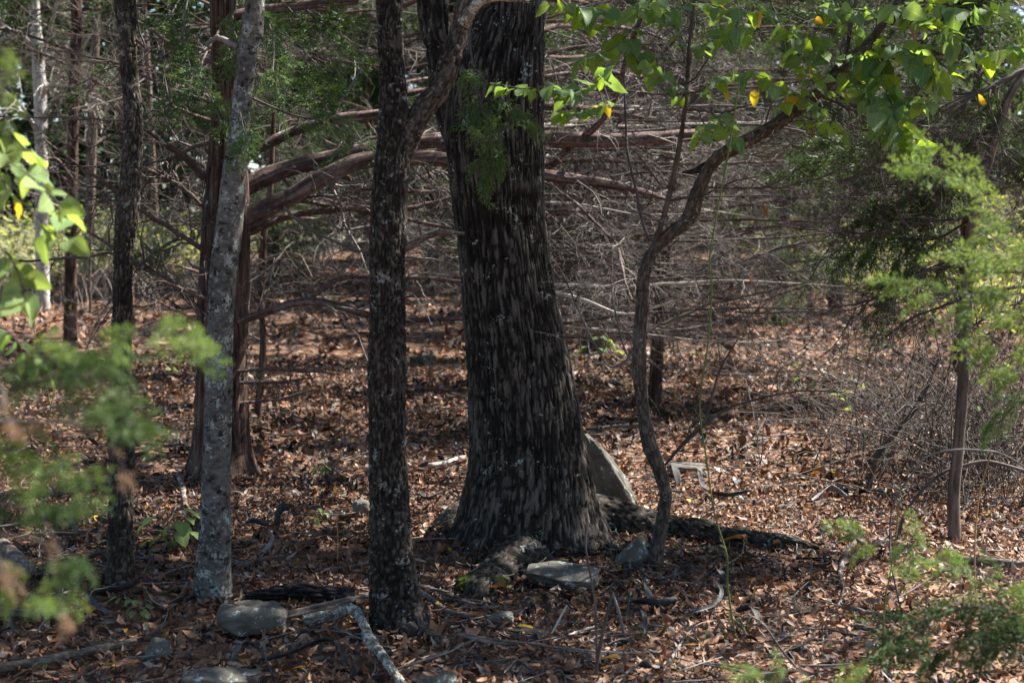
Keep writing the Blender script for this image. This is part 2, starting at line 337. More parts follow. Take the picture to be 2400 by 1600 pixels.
ROCKS = []
def litter(n, y0, y1, L, lift, seed, xm=.42, xa=.7, wid=(.2, .46), tint=None):
    g = np.random.default_rng(seed)
    u = g.random(n); y = y0 + (y1 - y0) * u
    # denser sampling in proportion to the width of the strip in view
    y = np.sqrt(y0**2 + (y1**2 - y0**2) * u) if xm > 0 else y
    x = (g.random(n) * 2 - 1) * (xm * y + xa)
    ln = L * np.where(g.random(n) < .04, g.uniform(1.5, 2.2, n), np.where(g.random(n) < .25, g.uniform(.3, .6, n), g.uniform(.6, 1.35, n))); w = ln * g.uniform(wid[0], wid[1], n) * .5
    curl = g.normal(0, .6, n); cup = g.normal(.0, .8, n)
    st = np.array([-.5, -.18, .2, .5]); P = np.zeros((n, 8, 3))
    def put(k, s, side, wf):
        P[:, k, 0] = s * ln
        P[:, k, 1] = side * w * wf
        P[:, k, 2] = curl * ln * (s * s) * 1.6 + abs(side) * w * cup * .8
    put(0, st[0], 0, 0); put(7, st[3], 0, 0)
    for k, (s, wf) in enumerate(((st[1], 1.), (st[2], .85))):
        for j, side in enumerate((-1, 0, 1)): put(1 + k * 3 + j, s, side, wf)
    yaw = g.uniform(0, 2*np.pi, n); pit = g.normal(0, .5, n); rol = g.normal(0, .65, n)
    flat = g.random(n) < .15; pit[flat] *= 2.2
    z = gz(x, y) + .006 + lift * g.random(n)**1.3
    for (rx, ry, ca, sa, ra, rb, rh) in ROCKS:
        ex, ey = ((x - rx) * ca + (y - ry) * sa) / ra, (-(x - rx) * sa + (y - ry) * ca) / rb; e = np.hypot(ex, ey); on = e < .8; keep = on & (g.random(n) < .10)
        z = np.where(keep, gz(rx, ry) + rh + .012, np.where(on, z - .3, z)); pit = np.where(keep, pit * .2, pit); z = z + np.where((e >= .8) & (e < 1.5), .05 * (1.5 - e) * g.random(n) * min(1, rh / .08), 0)
    cy, sy, cp, sp, cr, sr = np.cos(yaw), np.sin(yaw), np.cos(pit), np.sin(pit), np.cos(rol), np.sin(rol)
    Rm = np.zeros((n, 3, 3))
    Rm[:,0,0]=cy*cp; Rm[:,0,1]=cy*sp*sr-sy*cr; Rm[:,0,2]=cy*sp*cr+sy*sr
    Rm[:,1,0]=sy*cp; Rm[:,1,1]=sy*sp*sr+cy*cr; Rm[:,1,2]=sy*sp*cr-cy*sr
    Rm[:,2,0]=-sp; Rm[:,2,1]=cp*sr; Rm[:,2,2]=cp*cr
    P = np.einsum('nij,nkj->nki', Rm, P)
    P += np.stack([x, y, z], -1)[:, None]
    b = (np.arange(n) * 8)[:, None]
    tr = (b[:, :, None] + np.array([[0,2,1],[0,3,2],[4,5,7],[5,6,7]])[None]).reshape(-1, 3)
    qd = (b[:, :, None] + np.array([[1,2,5,4],[2,3,6,5]])[None]).reshape(-1, 4)
    # tint: mostly russet to tan with drifts of darker, more decayed leaves
    drift = vnoise(x * .9, y * .9, 0, 11)
    tn = np.clip(g.normal(.46, .26, n) + (drift - .5) * .8, 0, .95)
    ye = g.random(n); tn[ye > .93] = .965; tn[ye < .018] = .985; tn[ye < .006] = 1.
    return P.reshape(-1, 3), qd, tr, np.repeat(tn, 8)
def join(parts):
    off = 0; Vs, Q, Tr, A = [], [], [], []
    for v, q, t, a in parts:
        Vs.append(v); Q.append(q + off); Tr.append(t + off); A.append(a); off += len(v)
    return np.vstack(Vs), np.vstack(Q), np.vstack(Tr), np.concatenate(A)
# small broken twigs lying in the litter
def stick_litter(n, y0, y1, lr, rr, seed, lift):
    g = np.random.default_rng(seed); y = np.sqrt(y0**2 + (y1**2 - y0**2) * g.random(n)); x = (g.random(n)*2-1) * (.42*y+.6); L = g.uniform(*lr, n); yaw = g.uniform(0, np.pi, n); N = 7; s = np.linspace(-.5, .5, N); P = np.zeros((n, N, 3)); bow = g.normal(0, .12, n)
    P[..., 0] = x[:, None] + np.cos(yaw)[:, None] * L[:, None] * s - np.sin(yaw)[:, None] * (bow * L)[:, None] * s * s * 2; P[..., 1] = y[:, None] + np.sin(yaw)[:, None] * L[:, None] * s + np.cos(yaw)[:, None] * (bow * L)[:, None] * s * s * 2
    P[..., 2] = gz(P[..., 0], P[..., 1]) + lift + g.uniform(-.12, .16, n)[:, None] * L[:, None] * s; P += g.normal(0, .003, P.shape)
    return tubes(P, g.uniform(*rr, n)[:, None] * np.linspace(1, .55, N), 6, g)
v1, q1 = stick_litter(170, 4.2, 9, (.15, .6), (.0025, .0065), 22, .036); v2, q2 = stick_litter(220, 9, 18, (.3, .9), (.004, .009), 23, .04)
o = obj('stick_litter', mesh('stick_litter', np.vstack([v1, v2]), np.vstack([q1, q2 + len(v1)]), mats=[M['twig']])); o['kind'] = 'stuff'; tag(o, 'fallen sticks strewn on top of the leaf litter', 'stick litter')
g = np.random.default_rng(21); nT = 1500
y = np.sqrt(16 + (17**2 - 16) * g.random(nT)); x = (g.random(nT)*2-1) * (.42*y+.6); Ls = g.uniform(.06, .32, nT) * (1 + y * .03); yaw = g.uniform(0, np.pi, nT); N = 5
s = np.linspace(-.5, .5, N); P = np.zeros((nT, N, 3))
P[..., 0] = x[:, None] + np.cos(yaw)[:, None] * Ls[:, None] * s + g.normal(0, .006, (nT, N)); P[..., 1] = y[:, None] + np.sin(yaw)[:, None] * Ls[:, None] * s + g.normal(0, .006, (nT, N))
P[..., 2] = gz(P[..., 0], P[..., 1]) + .022 + g.uniform(-.1, .1, nT)[:, None] * Ls[:, None] * s + g.uniform(0, .02, nT)[:, None]
v, q = tubes(P, (g.uniform(.0012, .0042, nT)[:, None] * np.linspace(1, .6, N)), 4, g)
o = obj('twig_litter', mesh('twig_litter', v, q, mats=[M['twig']])); o['kind'] = 'stuff'; tag(o, 'small broken twigs scattered through the fallen leaves', 'twig litter')

# ------------------------------------------------------------------ trunks
def b_oak(x, y, s, sd):
    wx = (vnoise(x*5, y*5, s*3, sd) - .5) * .9; sc_ = np.minimum(s, 2.8); ph = 17 * sc_ - 2.0 * sc_ * sc_ + 5.8 * (s - sc_)
    n1 = vnoise(x*84+wx, y*84+wx, ph+wx, sd+1); n2 = vnoise(x*40, y*40, s*7, sd+2); n3 = fbm(x*150, y*150, s*90, sd+3, 2)
    cr = sstep(.26, .40, vnoise(x*46, y*46, s*30, sd+9))
    h = (sstep(.03, .42, abs(2*n1-1)) * .66 + sstep(.05, .5, abs(2*n2-1)) * .34) * (.55 + .45 * cr)
    return .016 * (h - 1) + .009 * (n3 - .5) + .02 * (vnoise(x*4, y*4, s*2, sd+5) - .5), np.clip(h * .8 + (n3 - .3) * .5, 0, 1)
def b_rough(x, y, s, sd):
    n1 = vnoise(x*72, y*72, s*40, sd+1); n2 = vnoise(x*140, y*140, s*95, sd+2); n3 = fbm(x*160, y*160, s*120, sd+3, 2)
    h = sstep(.02, .5, abs(2*n1-1)) * .6 + sstep(.05, .5, abs(2*n2-1)) * .4
    return .009 * (h - 1) + .006 * (n3 - .5) + .014 * (vnoise(x*7, y*7, s*5, sd+5) - .5), np.clip(h * .7 + (n3 - .2) * .5, 0, 1)
def b_block(x, y, s, sd):
    n1 = vnoise(x*38, y*38, s*34, sd+1); n2 = vnoise(x*85, y*85, s*80, sd+2); n3 = fbm(x*150, y*150, s*140, sd+3, 2)
    h = sstep(.02, .4, abs(2*n1-1)) * .6 + sstep(.05, .45, abs(2*n2-1)) * .4
    return .016 * (h - 1) + .007 * (n3 - .5) + .05 * (vnoise(x*5, y*5, s*6, sd+5) - .5), np.clip(h * .7 + (n3 - .2) * .5, 0, 1)
def b_smooth(x, y, s, sd):
    n3 = fbm(x*60, y*60, s*70, sd+3, 3); pit = sstep(.72, .86, vnoise(x*38, y*38, s*45, sd+8))
    return .005 * (n3 - .5) - .006 * pit + .012 * (vnoise(x*9, y*9, s*6, sd+5) - .5), np.clip(.35 + n3 * .5 - .6 * pit, 0, 1)
def b_cedar(x, y, s, sd):
    n1 = vnoise(x*42, y*42, s*1.7, sd+1); n2 = vnoise(x*85, y*85, s*3.5, sd+2); n3 = fbm(x*120, y*120, s*14, sd+3, 2)
    h = sstep(.02, .5, abs(2*n1-1)) * .6 + sstep(.05, .5, abs(2*n2-1)) * .4
    return .010 * (h - 1) + .006 * (n3 - .5) + .012 * (vnoise(x*7, y*7, s*.9, sd+5) - .5), np.clip(h * .75 + (n3 - .2) * .45, 0, 1)
def trunk(path, base, fn, ns, ds, seed, flare=None, twist=None, scale=1., fine=3.4, cap=False):
    """path: (k,4) world points with radius; mesh vertices are local to base."""
    P = catmull(path, 10); L = plen(P)
    s1 = np.arange(0, min(L, fine), ds); s2 = np.arange(min(L, fine), L, ds * 8) if L > fine else np.zeros(0)
    s = np.concatenate([s1, s2, [L]]); C = resample(P, s); c, r = C[:, :3], C[:, 3]
    tan = norm(np.gradient(c, s, axis=0)); md = c[-1] - c[0]
    ref = np.array([0, 1., 0]) if abs(md[2]) > .75 * np.linalg.norm(md) else np.array([0, 0, 1.])
    U = norm(np.cross(np.broadcast_to(ref, tan.shape), tan)); Wv = np.cross(tan, U)
    th = np.linspace(0, 2*np.pi, ns, endpoint=False)
    S2, TH = np.meshgrid(s, th, indexing='ij'); rr = r[:, None] * np.ones_like(TH)
    if flare is not None: rr = rr * flare(TH, S2)
    tw = twist(S2) if twist is not None else 0
    r0 = float(np.median(r[:max(3, len(s1))]))
    bx, by = r0 * np.cos(TH + tw), r0 * np.sin(TH + tw)
    d, h = fn(bx * 1., by * 1., S2, seed)
    rr = np.maximum(rr + d * scale, .3 * r[:, None])
    V = c[:, None] + rr[..., None] * (np.cos(TH)[..., None] * U[:, None] + np.sin(TH)[..., None] * Wv[:, None])
    i = np.arange(len(s) * ns).reshape(len(s), ns); A, B = i[:-1], i[1:]
    q = np.stack([A, np.roll(A, -1, 1), np.roll(B, -1, 1), B], -1).reshape(-1, 4)
    V = V.reshape(-1, 3); h = h.ravel(); tr = None
    if cap:
        k = len(V); V = np.vstack([V, c[:1], c[-1:]]); h = np.append(h, [.3, .3]); e0, e1 = i[0], i[-1]
        tr = np.vstack([np.stack([np.roll(e0, -1), e0, np.full(ns, k)], 1), np.stack([e1, np.roll(e1, -1), np.full(ns, k+1)], 1)])
    return V - np.asarray(base), q, tr, h
def trunk_obj(name, parent, path, base, fn, mat, ns=64, ds=.012, seed=1, **kw):
    v, q, t, h = trunk(np.asarray(path, float), base, fn, ns, ds, seed, **kw)
    return obj(name, mesh(name, v, q, t, {'h': h}, mats=[mat]), parent)
def px_path(rows, Y, top=None):         # rows (px, py, width px) on the upright plane(s) Y -> (k,4)
    Ys = Y if hasattr(Y, '__len__') else [Y, Y]
    k = len(rows); out = []
    for i, (px, py, w) in enumerate(rows):
        yy = Ys[0] + (Ys[-1] - Ys[0]) * i / max(1, k - 1) if len(Ys) == 2 else Ys[i]
        out.append([*PY(px, py, yy), m_px(w, yy) / 2])
    for t in (top or []): out.append(list(t))
    return np.array(out)
def sink(path, d=.12):                  # carry the foot of a trunk a little into the ground
    p = path.copy(); f = p[0].copy(); f[2] = min(f[2], float(gz(f[0], f[1]))) - d; return np.vstack([f, p]) if f[2] < p[0, 2] - .02 else p

def lobes(amp, fall, ks):
    def f(TH, S2):
        a = sum(w * np.maximum(0, np.cos(TH - t))**p for t, w, p in ks)
        return 1 + amp * np.exp(-S2 / fall) * a
    return f
def leafcloud(centers, spread, n, size, g, aspect=.62, flatten=.6):
    k = g.integers(0, len(centers), n); c = np.asarray(centers)[k] + g.normal(size=(n, 3)) * np.asarray(spread)
    a = g.normal(size=(n, 3)); a[:, 2] *= flatten; a = norm(a); b = norm(np.cross(a, g.normal(size=(n, 3)) * np.array([.5, .5, 1.2])))
    L = (size * g.uniform(.6, 1.3, n))[:, None]; w = L * aspect * .5; dr = np.array([0, 0, -.12]) * L
    V = np.stack([c - a * L * .5, c + b * w - a * L * .05, c + a * L * .5 + dr, c - b * w - a * L * .05], 1)
    return V.reshape(-1, 3), np.arange(n * 4).reshape(n, 4)
def crown(parent, base, center, rad, nclump, nleaf, size, seed, limb_from=None, mat='crown', spread=.45, zmin=3.6, limbmat='rough', lr=.06):
    g = np.random.default_rng(seed); d = norm(g.normal(size=(nclump, 3))) * (g.random((nclump, 1))**.45)
    C = np.asarray(center) + d * np.asarray(rad); need = 1.9 + .2 * np.maximum(C[:, 1], 0) + spread; C[:, 2] = np.maximum(C[:, 2], np.maximum(zmin, need))
    v, q = leafcloud(C, spread, nleaf, size, g)
    o = obj('crown', mesh('crown', v - np.asarray(base), q, mats=[M[mat]], smooth=False), parent); o['kind'] = 'stuff'
    if limb_from is not None:
        A = np.asarray(limb_from); pick = g.choice(nclump, min(9, nclump), replace=False)
        for k in pick:
            B = C[k]; mid = (A + B) / 2 + np.array([0, 0, .5]) + g.normal(size=3) * .2
            path = np.vstack([A, (A + mid) / 2 + g.normal(size=3) * .1, mid, B]); path = np.hstack([path, np.array([[lr], [lr * .8], [lr * .5], [lr * .2]])])
            p = catmull(path, 5); vv, qq = tubes(p[None, :, :3], p[None, :, 3], 7, g)
            obj('limb', mesh('limb', vv - np.asarray(base), qq, mats=[M[limbmat]], attrs={'h': np.full(len(vv), .6)}), parent)

# limbs with their twigs
def limb(parent, base, rows, Y, mat='limb', twigs=14, tlen=(.15, .5), sub=4, seed=0, tmat='twig', sides=8, world=None, tmin=.1, fn=None, thick=1.0, stuffname='brushwood', bend=.25, level3=0):
    g = np.random.default_rng(seed + 900)
    path = px_path(rows, Y) if world is None else np.asarray(world, float)
    P = catmull(path, 7); rad = P[:, 3] * thick * (1 + .12 * (vnoise(np.arange(len(P)) * .9, seed, 0, 5) - .5)); P = P[:, :3] + np.stack([np.zeros(len(P)), np.zeros(len(P)), .012 * (vnoise(np.arange(len(P)) * .7, seed * 3.1, 1, 2) - .5)], 1)
    if rad.max() > .028 and world is None:
        v, q, t, h = trunk(np.hstack([P[::4], rad[::4, None]]) if len(P) > 12 else np.hstack([P, rad[:, None]]), base, fn or b_cedar, 26, .025, seed, scale=.85, fine=9)
        o = obj('limb', mesh('limb', v, q, None, {'h': h}, mats=[M[mat]]), parent)
    else:
        v, q = tubes(P[None], rad[None], sides if world is None else 6, g)
        o = obj('limb', mesh('limb', v - np.asarray(base), q, None, {'h': np.full(len(v), .55)}, mats=[M[mat]]), parent)
    if twigs:
        K = max(6, len(P)); t = np.linspace(0, len(P) - 1, 24); ii = np.minimum(t.astype(int), len(P) - 2); u = (t - ii)[:, None]
        PP = (P[ii] * (1-u) + P[ii+1] * u)[None]; RR = np.interp(t, np.arange(len(P)), rad)[None]
        a, ra = sprout(PP, RR, twigs, tlen, (.6, 1.35), bend, g, 7, .5, tmin, .25)
        V1, Q1 = tubes(a, ra, 4, g); Vs, Qs, off = [V1], [Q1], len(V1)
        if sub:
            b, rb = sprout(a, ra, sub, (tlen[0] * .4, tlen[1] * .55), (.4, 1.1), .3, g, 5, .6, .15, .25)
            V2, Q2 = tubes(b, rb, 3, g); Vs.append(V2); Qs.append(Q2 + off); off += len(V2)
            if level3:
                b3, rb3 = sprout(b, rb, level3, (tlen[0] * .25, tlen[1] * .3), (.4, 1.1), .3, g, 5, .7, .15, .25)
                V3, Q3 = tubes(b3, rb3, 3, g); Vs.append(V3); Qs.append(Q3 + off); off += len(V3)
        w = obj(stuffname, mesh(stuffname, np.vstack(Vs) - np.asarray(base), np.vstack(Qs), mats=[M[tmat]]), o); w['kind'] = 'stuff'
    return o

# ------------------------------------------------------------------ foliage templates
def blades(P, D, L, Wd, g):
    n = len(P); s = norm(np.cross(D, g.normal(size=(n, 3)))); L = L[:, None]; w = Wd[:, None]
    V = np.stack([P - s*w*.6, P + s*w*.6, P + D*L*.6 + s*w, P + D*L*.6 - s*w, P + D*L], 1)
    b = np.arange(n)[:, None] * 5
    return V.reshape(-1, 3), (b + np.array([[0, 1, 2, 3]])), (b + np.array([[3, 2, 4]]))
def spray_mesh(name, L, n1, n2, n3, w, seed, mat, flat=.5, stem='twig_dark', droop=.25):
    g = np.random.default_rng(seed); Np = 10; s = np.linspace(0, 1, Np)
    ax = np.zeros((1, Np, 3)); ax[0, :, 0] = s * L; ax[0, :, 2] = -droop * L * s * s; ax[0, :, 1] = .06 * L * np.sin(s * 4 + seed)
    t = np.sort(g.random(n1)) * .93 + .05; f = t * (Np-1); i = np.minimum(f.astype(int), Np-2); u = (f-i)[:, None]
    base = ax[0, i]*(1-u) + ax[0, i+1]*u; tan = norm(ax[0, i+1]-ax[0, i])
    sd = np.zeros((n1, 3)); sd[:, 1] = np.where(np.arange(n1) % 2, 1, -1); sd += g.normal(size=(n1, 3)) * flat; sd = norm(sd - tan * np.sum(sd*tan, 1, keepdims=True))
    d1 = norm(tan * .75 + sd * .75); l1 = L * (.42 - .3 * t) * g.uniform(.6, 1.2, n1) + .02
    K = 5; ss = np.linspace(0, 1, K)[None, :, None]; P1 = base[:, None] + d1[:, None]*l1[:, None, None]*ss + np.array([0, 0, -.12])*l1[:, None, None]*ss*ss
    r1 = np.full((n1, K), w * .45)*np.linspace(1, .5, K)
    # second order branchlets and scale-leaf tips
    k = np.repeat(np.arange(n1), n2); m2 = len(k); t2 = g.random(m2)*.9+.08; f = t2*(K-1); i = np.minimum(f.astype(int), K-2); u = (f-i)[:, None]
    b2 = P1[k, i]*(1-u)+P1[k, i+1]*u; tn = norm(P1[k, i+1]-P1[k, i]); s2 = norm(np.cross(tn, g.normal(size=(m2, 3)))); d2 = norm(tn*.85+s2*.6); l2 = l1[k]*(.45-.25*t2)*g.uniform(.6, 1.3, m2)+.008
    V, Q, T = blades(b2, d2, l2, np.full(m2, w*.9), g)
    k3 = np.repeat(np.arange(m2), n3); m3 = len(k3); t3 = g.random(m3)[:, None]; b3 = b2[k3]+d2[k3]*l2[k3][:, None]*t3; s3 = norm(np.cross(d2[k3], g.normal(size=(m3, 3)))); d3 = norm(d2[k3]*.9+s3*.55)
    V3, Q3, T3 = blades(b3, d3, l2[k3]*g.uniform(.3, .6, m3)+.006, np.full(m3, w*.75), g); Q3 = Q3+len(V); T3 = T3+len(V); V = np.vstack([V, V3]); Q = np.vstack([Q, Q3]); T = np.vstack([T, T3])
    nf = len(Q); va, qa = tubes(ax, np.linspace(w*1.1, w*.4, Np)[None], 4, g); vb, qb = tubes(P1, r1, 3, g)
    qa = qa+len(V); qb = qb+len(V)+len(va); V = np.vstack([V, va, vb]); Qall = np.vstack([Q, qa, qb])
    mi = np.concatenate([np.zeros(nf), np.ones(len(qa)), np.zeros(len(qb)), np.zeros(len(T))])
    return mesh(name, V, Qall, T, mats=[M[mat], M[stem]], matidx=mi, smooth=False)
def fan_mesh(seed, mat, r=.0062, L=.85, n1=12, n2=4, n3=1):
    g = np.random.default_rng(seed); s = np.linspace(0, 1, 9)
    ax = np.zeros((1, 9, 3)); ax[0, :, 0] = s * L; ax[0, :, 1] = .1 * L * np.sin(s * 3 + seed); ax[0, :, 2] = -.12 * L * s * s + .03 * np.sin(s * 7 + seed)
    ra = np.linspace(r, r * .35, 9)[None]; a, r1 = sprout(ax, ra, n1, (L * .25, L * .65), (.5, 1.25), .25, g, 7, .6, .05, .3, rmin=r * .28)
    b, r2 = sprout(a, r1, n2, (L * .1, L * .32), (.4, 1.2), .3, g, 5, .7, .1, .3, rmin=r * .27); c_, r3 = sprout(b, r2, n3, (L * .06, L * .18), (.4, 1.2), .3, g, 4, .8, .1, .3, rmin=r * .25)
    Vs, Qs, off = [], [], 0
    for p, rr, sd in ((ax, ra, 5), (a, r1, 4), (b, r2, 3), (c_, r3, 3)):
        v, q = tubes(p, rr, sd, g); Vs.append(v); Qs.append(q + off); off += len(v)
    return mesh('brushwood', np.vstack(Vs), np.vstack(Qs), mats=[M[mat]])
FAN = {'twig': [fan_mesh(k, 'twig') for k in range(4)], 'twig_dark': [fan_mesh(10 + k, 'twig_dark') for k in range(3)], 'twig_pale': [fan_mesh(20 + k, 'twig_pale') for k in range(2)]}
def fans(o, base, P, n, kind, g, sc=(.5, 1.1), tmin=.15):
    for k in range(n):
        u = (tmin + (1 - tmin) * (k + g.random()) / n) * (len(P) - 1); i = min(int(u), len(P) - 2); p = P[i, :3] + (P[i+1, :3] - P[i, :3]) * (u - i); d = norm(P[i+1, :3] - P[i, :3])
        pr = norm(np.cross(d, g.normal(size=3))); dd = d * .7 + pr * g.uniform(.4, 1.1) + np.array([0, 0, -.1])
        w = bpy.data.objects.new('brushwood', FAN[kind][int(g.integers(0, len(FAN[kind])))]); COL.objects.link(w); w['kind'] = 'stuff'
        place(w, o, Matrix.Translation(Vector(p - np.asarray(base))) @ orient(dd, g, g.uniform(-3, 3)) @ Matrix.Scale(g.uniform(*sc), 4))
SPR = {}
for nm, mt in (('green', 'juniper'), ('mid', 'juniper_mid'), ('bright', 'juniper_bright'), ('dead', 'juniper_dead')):
    SPR[nm] = [spray_mesh('foliage_spray', .34, 17, 6, 3, .0034, 31 + k, mt, .35) for k in range(3)]
SPR['far'] = [spray_mesh('foliage_spray', 1.0, 26, 8, 5, .0065, 51 + k, 'juniper', .8) for k in range(3)]
SPR['far_mid'] = [spray_mesh('foliage_spray', 1.0, 26, 8, 5, .0065, 71 + k, 'juniper_mid', .8) for k in range(2)]
SPR['far_bright'] = [spray_mesh('foliage_spray', 1.0, 26, 8, 5, .0065, 61 + k, 'bush', .8) for k in range(2)]
def orient(d, g, roll=None):            # rotation taking +X to d
    d = Vector(d).normalized(); q_ = d.to_track_quat('X', 'Z')
    return q_.to_matrix().to_4x4() @ Matrix.Rotation(roll if roll is not None else g.uniform(-.9, .9), 4, 'X')
def spray(parent, base, p, d, sc, kind, g):
    o = bpy.data.objects.new('foliage_spray', SPR[kind][int(g.integers(0, len(SPR[kind])))]); COL.objects.link(o)
    return place(o, parent, Matrix.Translation(Vector(np.asarray(p) - np.asarray(base))) @ orient(d, g) @ Matrix.Scale(sc, 4))
def bough(parent, base, rows, Y, n, kind, sc, seed, w=6, mat='twig_dark', spread=.5, tmin=.15, world=None):
    g = np.random.default_rng(seed); path = px_path([(a, b, w) for a, b in rows], Y) if world is None else np.asarray(world, float); P = catmull(path, 8)
    P[:, 3] *= np.linspace(1, .35, len(P)); v, q = tubes(P[None, :, :3], P[None, :, 3], 6, g)
    o = obj('bough', mesh('bough', v - np.asarray(base), q, None, {'h': np.full(len(v), .5)}, mats=[M[mat]]), parent)
    for k in range(n):
        t = (tmin + (1 - tmin) * (k + g.random()) / n) * (len(P) - 1); i = min(int(t), len(P) - 2); p = P[i, :3] + (P[i+1, :3] - P[i, :3]) * (t - i); d = norm(P[i+1, :3] - P[i, :3])
        dd = d + g.normal(size=3) * spread + np.array([0, 0, -.1])
        s_ = spray(o, base, p, dd, sc * g.uniform(.7, 1.2), kind, g)
    spray(o, base, P[-2, :3], norm(P[-1, :3] - P[-3, :3]), sc, kind, g)
    return o
def leaf_mesh(name, L, wd, seed, mat, fold=.25, curl=.3, n=8):
    g = np.random.default_rng(seed); s = np.linspace(0, 1, n); prof = np.sin(np.pi * s**.72)**.7 * (1.05 - .25 * s); prof[0] = .02; prof[-1] = .01
    V, U = [], []
    for i in range(n):
        wv = prof[i] * wd / 2 * (1 + .06 * (-1)**i)
        for sd in (-1, -.5, 0, .5, 1):
            V.append((s[i] * L, sd * wv, -curl * L * s[i]**2 + fold * abs(sd) * wv + .04 * L * math.sin(s[i] * 9 + sd * 2 + seed) * abs(sd) * .5)); U.append((s[i], .5 + sd * .5))
    i = np.arange(n * 5).reshape(n, 5); q = np.stack([i[:-1, :-1], i[:-1, 1:], i[1:, 1:], i[1:, :-1]], -1).reshape(-1, 4)
    k = len(V); pet = .18 * L   # petiole
    V += [(-pet, -.0006, .01 * L), (-pet, .0006, .01 * L), (0.01 * L, .0008, 0), (0.01 * L, -.0008, 0)]; U += [(0, .5)] * 4
    return mesh(name, V, np.vstack([q, [[k, k+1, k+2, k+3]]]), mats=[M[mat]], uv=U)
LF = {'lime_glow': [leaf_mesh('leaf', 1, .74, 51 + k, 'leaf_lime_glow', .15, .2) for k in range(3)], 'green': [leaf_mesh('leaf', 1, .74, k, 'leaf', .12 + .08 * k, .1 + .1 * k) for k in range(4)],
      'yellow': [leaf_mesh('leaf', 1, .6, 11 + k, 'leaf_yellow', .3, .3) for k in range(2)],
      'brown': [leaf_mesh('leaf', 1, .55, 21 + k, 'leaf_brown', .8, .7) for k in range(2)],
      'pale': [leaf_mesh('leaf', 1, .75, 31 + k, 'leaf_pale', .2, .2) for k in range(2)],
      'narrow': [leaf_mesh('leaf', 1, .45, 41 + k, 'leaf', .3, .5) for k in range(2)]}
def leaf(parent, base, p, d, size, kind, g, roll=None):
    o = bpy.data.objects.new('leaf', LF[kind][int(g.integers(0, len(LF[kind])))]); COL.objects.link(o); d = norm(np.asarray(d, float))
    p = np.asarray(p) + d * .18 * size - np.asarray(base)
    return place(o, parent, Matrix.Translation(Vector(p)) @ orient(d, g, roll if roll is not None else g.normal(0, .7)) @ Matrix.Scale(size, 4))
def leafy_twig(parent, base, rows, Y, n, size, seed, w=3, mat='twig_dark', yellow=.08, kinds=None, droop=-.25, world=None, toward=-.35):
    g = np.random.default_rng(seed); path = px_path([(a, b, w) for a, b in rows], Y) if world is None else np.asarray(world, float); P = catmull(path, 8); P[:, 3] *= np.linspace(1, .4, len(P))
    v, q = tubes(P[None, :, :3], P[None, :, 3], 5, g); o = obj('twig', mesh('twig', v - np.asarray(base), q, None, {'h': np.full(len(v), .5)}, mats=[M[mat]]), parent)
    for k in range(n):
        t = (.12 + .88 * (k + .5 * g.random()) / n) * (len(P) - 1); i = min(int(t), len(P) - 2); p = P[i, :3] + (P[i+1, :3] - P[i, :3]) * (t - i); d = norm(P[i+1, :3] - P[i, :3])
        side = norm(np.cross(d, [0, 0, 1.])) * (1 if k % 2 else -1); dd = d * .5 + side * .8 + g.normal(size=3) * .35 + np.array([0, toward * abs(g.normal()), droop])
        kd = 'yellow' if g.random() < yellow else (kinds or ('lime_glow' if g.random() < .32 else 'green')); leaf(o, base, p, dd, size * g.uniform(.6, 1.2), kd, g)
    return o

# ------------------------------------------------------------------ the great oak
base = G(1232, 1262); OY = float(base[1])
rows = [(1236, 1262, 292), (1236, 1190, 286), (1237, 1120, 280), (1235, 1055, 268), (1227, 953, 262), (1208, 800, 240), (1194, 714, 231), (1183, 612, 220), (1172, 510, 220), (1165, 408, 230), (1160, 306, 238), (1166, 204, 230), (1188, 80, 190), (1200, 0, 165)]
oak = thing('oak_tree', 'massive dark tree trunk with deep furrowed bark, widest in the wood', 'tree', base)
rp = sink(px_path(rows, OY), .15); tp = rp[-1]
rp = np.vstack([rp, [tp[0] + .05, tp[1] + .05, 4.3, .2], [tp[0] + .1, tp[1] + .3, 6.2, .16]])
trunk_obj('trunk', oak, rp, base, b_oak, M['oak'], ns=400, ds=.010, seed=3, twist=lambda s: .38 * np.exp(-s / .9) + .05 * s,
          flare=lobes(.8, .21, [(0.0, 1.1, 4), (3.05, .85, 4), (4.25, .75, 6), (1.5, .4, 4), (5.4, .35, 6)]), fine=3.3)
trunk_obj('limb', oak, np.vstack([px_path([(1120, 330, 150), (1075, 230, 130), (1032, 110, 80), (1010, 0, 72)], [OY + .1, OY + .05]), [[-.6, OY + .1, 4.5, .07]]]), base, b_oak, M['oak'], ns=80, ds=.014, seed=8)
# surface roots
def root(parent, base, rows, mat, seed, fn=b_block, ns=70, scale=.8, lift=.35):
    pts = []
    for px, py, w in rows:
        p = G(px, py); r = m_px(w, p[1]) / 2; pts.append([p[0], p[1], p[2] + r * (lift[len(pts)] if hasattr(lift, '__len__') else lift), r])
    return trunk_obj('root', parent, np.array(pts), base, fn, mat, ns=ns, ds=.012, seed=seed, scale=scale, fine=9, cap=True)
root(oak, base, [(1310, 1228, 200), (1400, 1238, 136), (1490, 1246, 100), (1600, 1258, 80), (1700, 1271, 60), (1800, 1282, 52), (1930, 1296, 26)], M['oak_root'], 5, lift=(.2, .2, .25, .3, .35, .4, .4), ns=110)
root(oak, base, [(1240, 1270, 200), (1205, 1312, 150), (1170, 1345, 126), (1142, 1374, 112), (1118, 1398, 90), (1100, 1412, 46)], M['oak_root'], 6, lift=(-.25, -.3, -.25, -.15, -.25, -.9), ns=130, scale=1.)
root(oak, base, [(1150, 1215, 170), (1095, 1228, 105), (1050, 1238, 62), (1010, 1246, 24)], M['oak_root'], 7, lift=(.2, .2, .2, -.1))
